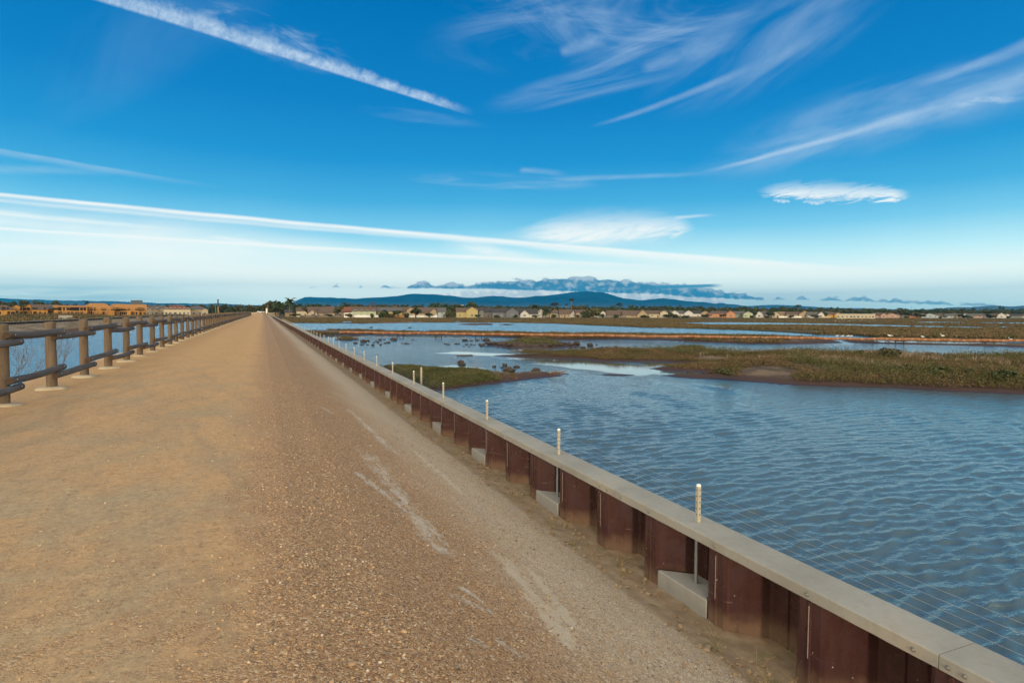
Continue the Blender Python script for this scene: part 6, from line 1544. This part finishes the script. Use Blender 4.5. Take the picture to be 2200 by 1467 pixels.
def spit_bush(px, py, top, wpx, label, kind='S0'):
    q = at(px, py, W+0.4); z = float(np.dot(q-CAM, cw)); h = (py-top)*z/F*1.1; e = empty('bush', (q[0], q[1], W+0.35), random.random()*6)
    hs = h/DIM[kind][0]; w = (wpx*z/F)/(DIM[kind][1]*hs); e.scale = (hs*w, hs*w, hs)
    for nme, me in PROTO[kind]: link(bpy.data.objects.new(nme, me), e)
    tag(e, label, 'bush')
spit_bush(1916, 774, 747, 42, 'large grey brown bush rising above the scrub of the long spit')
spit_bush(1850, 768, 751, 26, 'smaller pale green bush left of the large bush on the spit', 'S1')
spit_bush(1560, 804, 790, 34, 'brown bush beside the stones at the tip of the spit')
spit_bush(2010, 808, 786, 60, 'dark green spreading bush low on the right of the spit', 'S1')
spit_bush(2090, 812, 790, 70, 'broad dark bush on the front bank, third from the right edge', 'S1')
spit_bush(2160, 818, 792, 66, 'broad dark green bush at the front of the spit by the right edge', 'S1')
spit_bush(1950, 800, 782, 50, 'dull olive bush in the middle of the spit below the large bush', 'S0')
T = [('B1', 575, 645, 480, 19), ('B0', 600, 644, 465, 22), ('P0', 622, 639, 462, 22), ('P2', 638, 650, 470, 18), ('P1', 643, 651, 480, 12), ('P2', 674, 651, 455, 16), ('P1', 688, 652, 455, 12), ('B3', 700, 656, 470, 14), ('C0', 709, 655, 470, 5), ('B1', 727, 657, 412, 18), ('D0', 676, 662, 406, 20), ('P2', 745, 647, 450, 26), ('B2', 754, 654, 470, 12), ('D1', 766, 652, 460, 16),
     ('B3', 785, 655, 470, 12), ('D0', 799, 648, 470, 12), ('B0', 813, 652, 470, 16), ('B3', 826, 653, 475, 16), ('B3', 838, 657, 480, 14), ('B0', 849, 656, 480, 12), ('S1', 825, 664, 404, 17), ('B4', 855, 666, 404, 14), ('P0', 870, 653, 455, 18), ('B4', 893, 662, 403, 18), ('P0', 906, 653, 455, 17), ('P1', 929, 650, 450, 13), ('P1', 940, 649, 452, 13), ('P2', 960, 648, 446, 26), ('B1', 973, 652, 450, 22), ('S0', 962, 668, 408, 14),
     ('B0', 1013, 646, 470, 20), ('B3', 1052, 657, 480, 15), ('B1', 1066, 660, 480, 12), ('B3', 1084, 657, 480, 20), ('B3', 1104, 660, 480, 14), ('P0', 1129, 658, 440, 13), ('B1', 1112, 668, 418, 9), ('P1', 1149, 653, 425, 16), ('P2', 1173, 661, 409, 20), ('F1', 1192, 649, 440, 20), ('B1', 1205, 659, 470, 14), ('F0', 1217, 652, 520, 5), ('F0', 1228, 641, 450, 10), ('B3', 1240, 655, 480, 22), ('B1', 1251, 656, 485, 20), ('S0', 1272, 660, 405, 32), ('S1', 1258, 668, 406, 16),
     ('P0', 1317, 655, 450, 15), ('F1', 1331, 650, 450, 13), ('B3', 1300, 660, 480, 16), ('P0', 1357, 654, 440, 15), ('P1', 1367, 656, 445, 8), ('P2', 1381, 654, 448, 16), ('P1', 1394, 657, 450, 12), ('B1', 1406, 658, 460, 13), ('B3', 1422, 660, 470, 14), ('P0', 1438, 657, 450, 9), ('P1', 1447, 658, 450, 8), ('P0', 1455, 659, 450, 9), ('C0', 1460, 653, 480, 5), ('S0', 1438, 670, 410, 16), ('S1', 1452, 674, 404, 12), ('B3', 1480, 661, 490, 16), ('B1', 1500, 661, 490, 14), ('B3', 1520, 662, 490, 14),
     ('B3', 1545, 662, 490, 16), ('B1', 1565, 662, 490, 12), ('P1', 1597, 657, 460, 10), ('B1', 1611, 661, 470, 12), ('B0', 1621, 668, 418, 10), ('B3', 1640, 662, 480, 16), ('B0', 1653, 668, 415, 14), ('B3', 1682, 662, 480, 18), ('B1', 1700, 663, 480, 14), ('F1', 1714, 654, 440, 14), ('B3', 1728, 663, 480, 16), ('B1', 1750, 664, 480, 16), ('B3', 1775, 665, 470, 20), ('B0', 1773, 670, 420, 9), ('B3', 1800, 664, 470, 18), ('B1', 1820, 664, 470, 18), ('B3', 1842, 664, 470, 16), ('B1', 1838, 672, 345, 5),
     ('B0', 1890, 664, 470, 14), ('B4', 1904, 664, 420, 10), ('B3', 1918, 665, 470, 14), ('B1', 1936, 665, 420, 16), ('B0', 1948, 668, 410, 12), ('B4', 1971, 671, 405, 9), ('B3', 1990, 666, 480, 14), ('B0', 2011, 674, 405, 6), ('B4', 2027, 674, 405, 7), ('B3', 2040, 666, 480, 14), ('B1', 2064, 662, 440, 11), ('B0', 2062, 674, 405, 10), ('B3', 2090, 667, 480, 14), ('B1', 2120, 664, 470, 10), ('B0', 2122, 673, 405, 8), ('P1', 2148, 656, 900, 6), ('P0', 2155, 657, 900, 6), ('B3', 2140, 666, 470, 14), ('B1', 2165, 668, 470, 12), ('B0', 2185, 668, 450, 14), ('B3', 2200, 667, 450, 12)]
for t_ in T: tree(*t_)
rt = random.Random(77)
for k in range(46):
    px = 655+k*33.5+rt.uniform(-9, 9); rg_ = float(np.interp(px, [640, 760, 1000, 1150, 1300, 1500, 1600, 1750, 1880, 2000, 2200], [660, 659.5, 661.5, 664, 667, 667.8, 669, 670.5, 672.3, 673.3, 674.5]))
    tree(rt.choice(['B0', 'B1', 'B3', 'B4', 'B2', 'P2', 'P0']), px, rg_-rt.uniform(2, 8), rt.choice([436, 446, 456]), rt.uniform(11, 20))
for k in range(34):
    px = 648+k*46+rt.uniform(-14, 14)
    if abs(px-1815) < 24 or abs(px-1856) < 24: continue
    tree(rt.choice(['S0', 'S1', 'B4']), px, float(np.interp(px, [640, 1000, 1500, 2200], [672, 673, 675.5, 679]))+rt.uniform(-2.5, 2.5), 404, rt.uniform(8, 17))
TL = [('B1', 8, 645, 620, 20), ('B3', 23, 648, 620, 12), ('B0', 33, 645, 620, 9), ('B1', 52, 644, 620, 19), ('B3', 70, 650, 620, 12), ('B1', 87, 645, 620, 20), ('B3', 104, 650, 620, 10), ('B0', 112, 648, 620, 9), ('B1', 125, 644, 620, 13), ('B3', 143, 651, 640, 9), ('B3', 158, 651, 640, 12), ('F1', 188, 646, 600, 8), ('C0', 226, 650, 620, 3), ('B3', 316, 655, 640, 12), ('B1', 342, 656, 640, 14), ('B3', 376, 653, 640, 14), ('B0', 405, 654, 640, 9), ('B3', 420, 655, 640, 12), ('B1', 437, 653, 620, 12), ('B0', 456, 651, 600, 8), ('B1', 472, 654, 600, 15), ('B2', 484, 651, 600, 9), ('C0', 497, 653, 600, 5), ('B1', 509, 655, 600, 13), ('D0', 519, 652, 600, 10), ('B1', 534, 655, 600, 13), ('B3', 549, 655, 600, 14), ('B0', 560, 656, 600, 10), ('B1', 592, 655, 500, 14), ('B3', 612, 656, 500, 16)]
for t_ in TL: tree(*t_, gz=LZ_)
# distant belt of trees seen as one dark mass
def belt(px0, px1, Y, top, n, size, label, seed):
    g = np.random.default_rng(seed); V, Fc = [], []
    cl = []
    for px in np.arange(px0, px1, 5.0):
        p, z = place_px(px, Y+g.uniform(-20, 60)); d = ray(px, top(px)); zt = max(4.0, CAM[2]+d[2]*(Y/d[1])-GZ)*g.uniform(0.72, 1.05)
        cl.append((p[0], p[1], GZ+zt*0.45, 4.5*z/700, 3.0, zt*0.52))
    v, f = leaf_cloud(cl, n, size, seed); o = np_mesh('treeline', v, f, leafA); tag(o, label, kind='stuff')
belt(640, 1600, 560, lambda x: 652.5+(x-640)*0.006, 52000, 0.95, 'dark belt of trees behind the shore houses', 5)
belt(1400, 2330, 560, lambda x: 657.5+(x-1400)*0.006, 52000, 1.05, 'dark belt of distant trees behind the right shore houses', 6)
belt(-60, 640, 760, lambda x: 654.0, 24000, 1.0, 'dark belt of distant trees behind the left houses', 7)
belt(1900, 2330, 800, lambda x: 663.0, 5000, 1.1, 'tree covered rise at the far right', 8)

# ================================================================= HILLS
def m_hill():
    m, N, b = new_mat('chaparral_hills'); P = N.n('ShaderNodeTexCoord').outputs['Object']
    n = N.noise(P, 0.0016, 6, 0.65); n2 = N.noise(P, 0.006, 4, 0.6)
    c = N.mix(N.smooth(n, 0.4, 0.6), (0.006, 0.020, 0.036), (0.022, 0.050, 0.070)); c = N.mix(N.mul(N.smooth(N.add(N.sep(P)[2], N.mul(N.sub(n2, 0.5), 120.0)), 230.0, 40.0), 0.9), c, (0.12, 0.14, 0.17)); c = N.mix(N.mul(N.smooth(n2, 0.5, 0.7), 0.4), c, (0.03, 0.045, 0.045))  # blue of the air painted in; lower slopes paled as low haze
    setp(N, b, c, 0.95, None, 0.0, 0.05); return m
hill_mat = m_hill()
def hills(pts, dist, foot, label, seed, rough=0.05, base=672):
    xs = np.arange(pts[0][0], pts[-1][0]+1, 5.0); ys = np.interp(xs, [p[0] for p in pts], [p[1] for p in pts])
    ys = ys+fbm(xs*0.035, xs*0, 3, seed)*1.6*np.clip((base-ys)/12, 0, 1)
    rows = []; nr = 22
    crest = []
    for px, py in zip(xs, ys):
        d = ray(px, py); h = math.hypot(d[0], d[1]); crest.append((CAM+d*(dist/h)))
    crest = np.array(crest); dirs = crest[:, :2]/np.hypot(crest[:, 0], crest[:, 1])[:, None]
    for i in range(nr+6):
        t = i/nr; r = foot+(dist-foot)*t; hz = crest[:, 2]*np.clip(t if t <= 1 else 2-t, 0, 1)**1.25
        X, Y = dirs[:, 0]*r, dirs[:, 1]*r
        k = math.sin(math.pi*min(1, t))
        ridge = np.abs(fbm(X*0.0011, Y*0.0011, 4, seed+3))
        z = hz*(1-0.55*k*ridge*1.6)-(5 if i == 0 else 0)
        if t > 0.93 and t < 1.001: z = hz
        rows.append(np.stack([X, Y, z], -1))
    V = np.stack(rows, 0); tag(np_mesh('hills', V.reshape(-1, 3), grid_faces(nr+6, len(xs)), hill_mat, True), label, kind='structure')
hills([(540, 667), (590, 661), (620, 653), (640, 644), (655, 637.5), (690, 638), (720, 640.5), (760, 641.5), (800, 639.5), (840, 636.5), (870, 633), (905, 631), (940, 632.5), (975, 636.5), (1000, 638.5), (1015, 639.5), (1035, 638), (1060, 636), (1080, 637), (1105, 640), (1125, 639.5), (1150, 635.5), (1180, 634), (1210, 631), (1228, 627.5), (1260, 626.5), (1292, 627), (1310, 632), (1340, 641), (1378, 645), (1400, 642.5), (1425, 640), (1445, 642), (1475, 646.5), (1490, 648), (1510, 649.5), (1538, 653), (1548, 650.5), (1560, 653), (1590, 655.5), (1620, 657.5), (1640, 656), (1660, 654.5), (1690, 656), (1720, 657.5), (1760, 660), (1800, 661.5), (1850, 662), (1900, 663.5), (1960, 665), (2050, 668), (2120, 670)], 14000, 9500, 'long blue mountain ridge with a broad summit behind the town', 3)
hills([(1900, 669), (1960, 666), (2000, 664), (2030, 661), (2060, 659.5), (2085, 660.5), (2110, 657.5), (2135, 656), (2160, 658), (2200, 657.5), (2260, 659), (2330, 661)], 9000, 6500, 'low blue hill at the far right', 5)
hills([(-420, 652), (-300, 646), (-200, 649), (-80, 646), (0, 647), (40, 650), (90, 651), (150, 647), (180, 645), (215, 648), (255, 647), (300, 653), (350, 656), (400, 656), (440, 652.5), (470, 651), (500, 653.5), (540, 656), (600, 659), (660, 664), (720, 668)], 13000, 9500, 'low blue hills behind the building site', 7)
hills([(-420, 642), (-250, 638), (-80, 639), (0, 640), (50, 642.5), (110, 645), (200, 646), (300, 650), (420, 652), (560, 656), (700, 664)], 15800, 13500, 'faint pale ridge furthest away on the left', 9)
# ================================================================= AIR
hz_ = MB().box((0, 7900, 330), (33600, 17000, 668.5)); hm = bpy.data.materials.new('haze'); hm.use_nodes = True; hm.node_tree.nodes.clear()
N = NT(hm.node_tree); vo = N.n('ShaderNodeOutputMaterial'); pvn = N.n('ShaderNodeVolumePrincipled'); hm.node_tree.links.new(pvn.outputs[0], vo.inputs['Volume'])
pvn.inputs['Color'].default_value = (0.02, 0.60, 1.0, 1); pvn.inputs['Density'].default_value = 7.0e-5
try: pvn.inputs['Anisotropy'].default_value = 0.55
except Exception: pass
tag(hz_.build('haze', hm), 'thin blue air between the viewer and the mountains', kind='stuff')

# ================================================================= LOOK-ALIKES ARE TOLD APART BY THEIR ORDER ACROSS THE VIEW
ORD = 'leftmost second third fourth fifth sixth seventh eighth ninth tenth eleventh twelfth thirteenth fourteenth fifteenth sixteenth seventeenth eighteenth nineteenth twentieth'.split()
NUM = 'one two three four five six seven eight nine ten eleven twelve thirteen fourteen fifteen sixteen seventeen eighteen nineteen twenty'.split()
same = {}
for o in bpy.data.objects:
    if o.parent is None and o.get('label') and o.get('category'): same.setdefault(o['label'], []).append(o)
for lb, os_ in same.items():
    n = len(os_)
    if n < 2 or n > 20: continue
    os_.sort(key=lambda o: math.atan2(o.location.x, o.location.y))
    for k, o in enumerate(os_):
        if n == 2: t = ('left' if k == 0 else 'right')+' one of two'
        else: t = ('leftmost' if k == 0 else 'rightmost' if k == n-1 else ORD[k]+' from left')+' of '+NUM[n-1]
        w = lb.split(); m = 16-len(t.split()); w = w[:m]
        while w[-1] in ('the', 'of', 'and', 'a', 'with', 'just', 'at', 'by', 'in', 'from', 'before', 'behind'): w.pop()
        o['label'] = ' '.join(w).rstrip(',')+', '+t
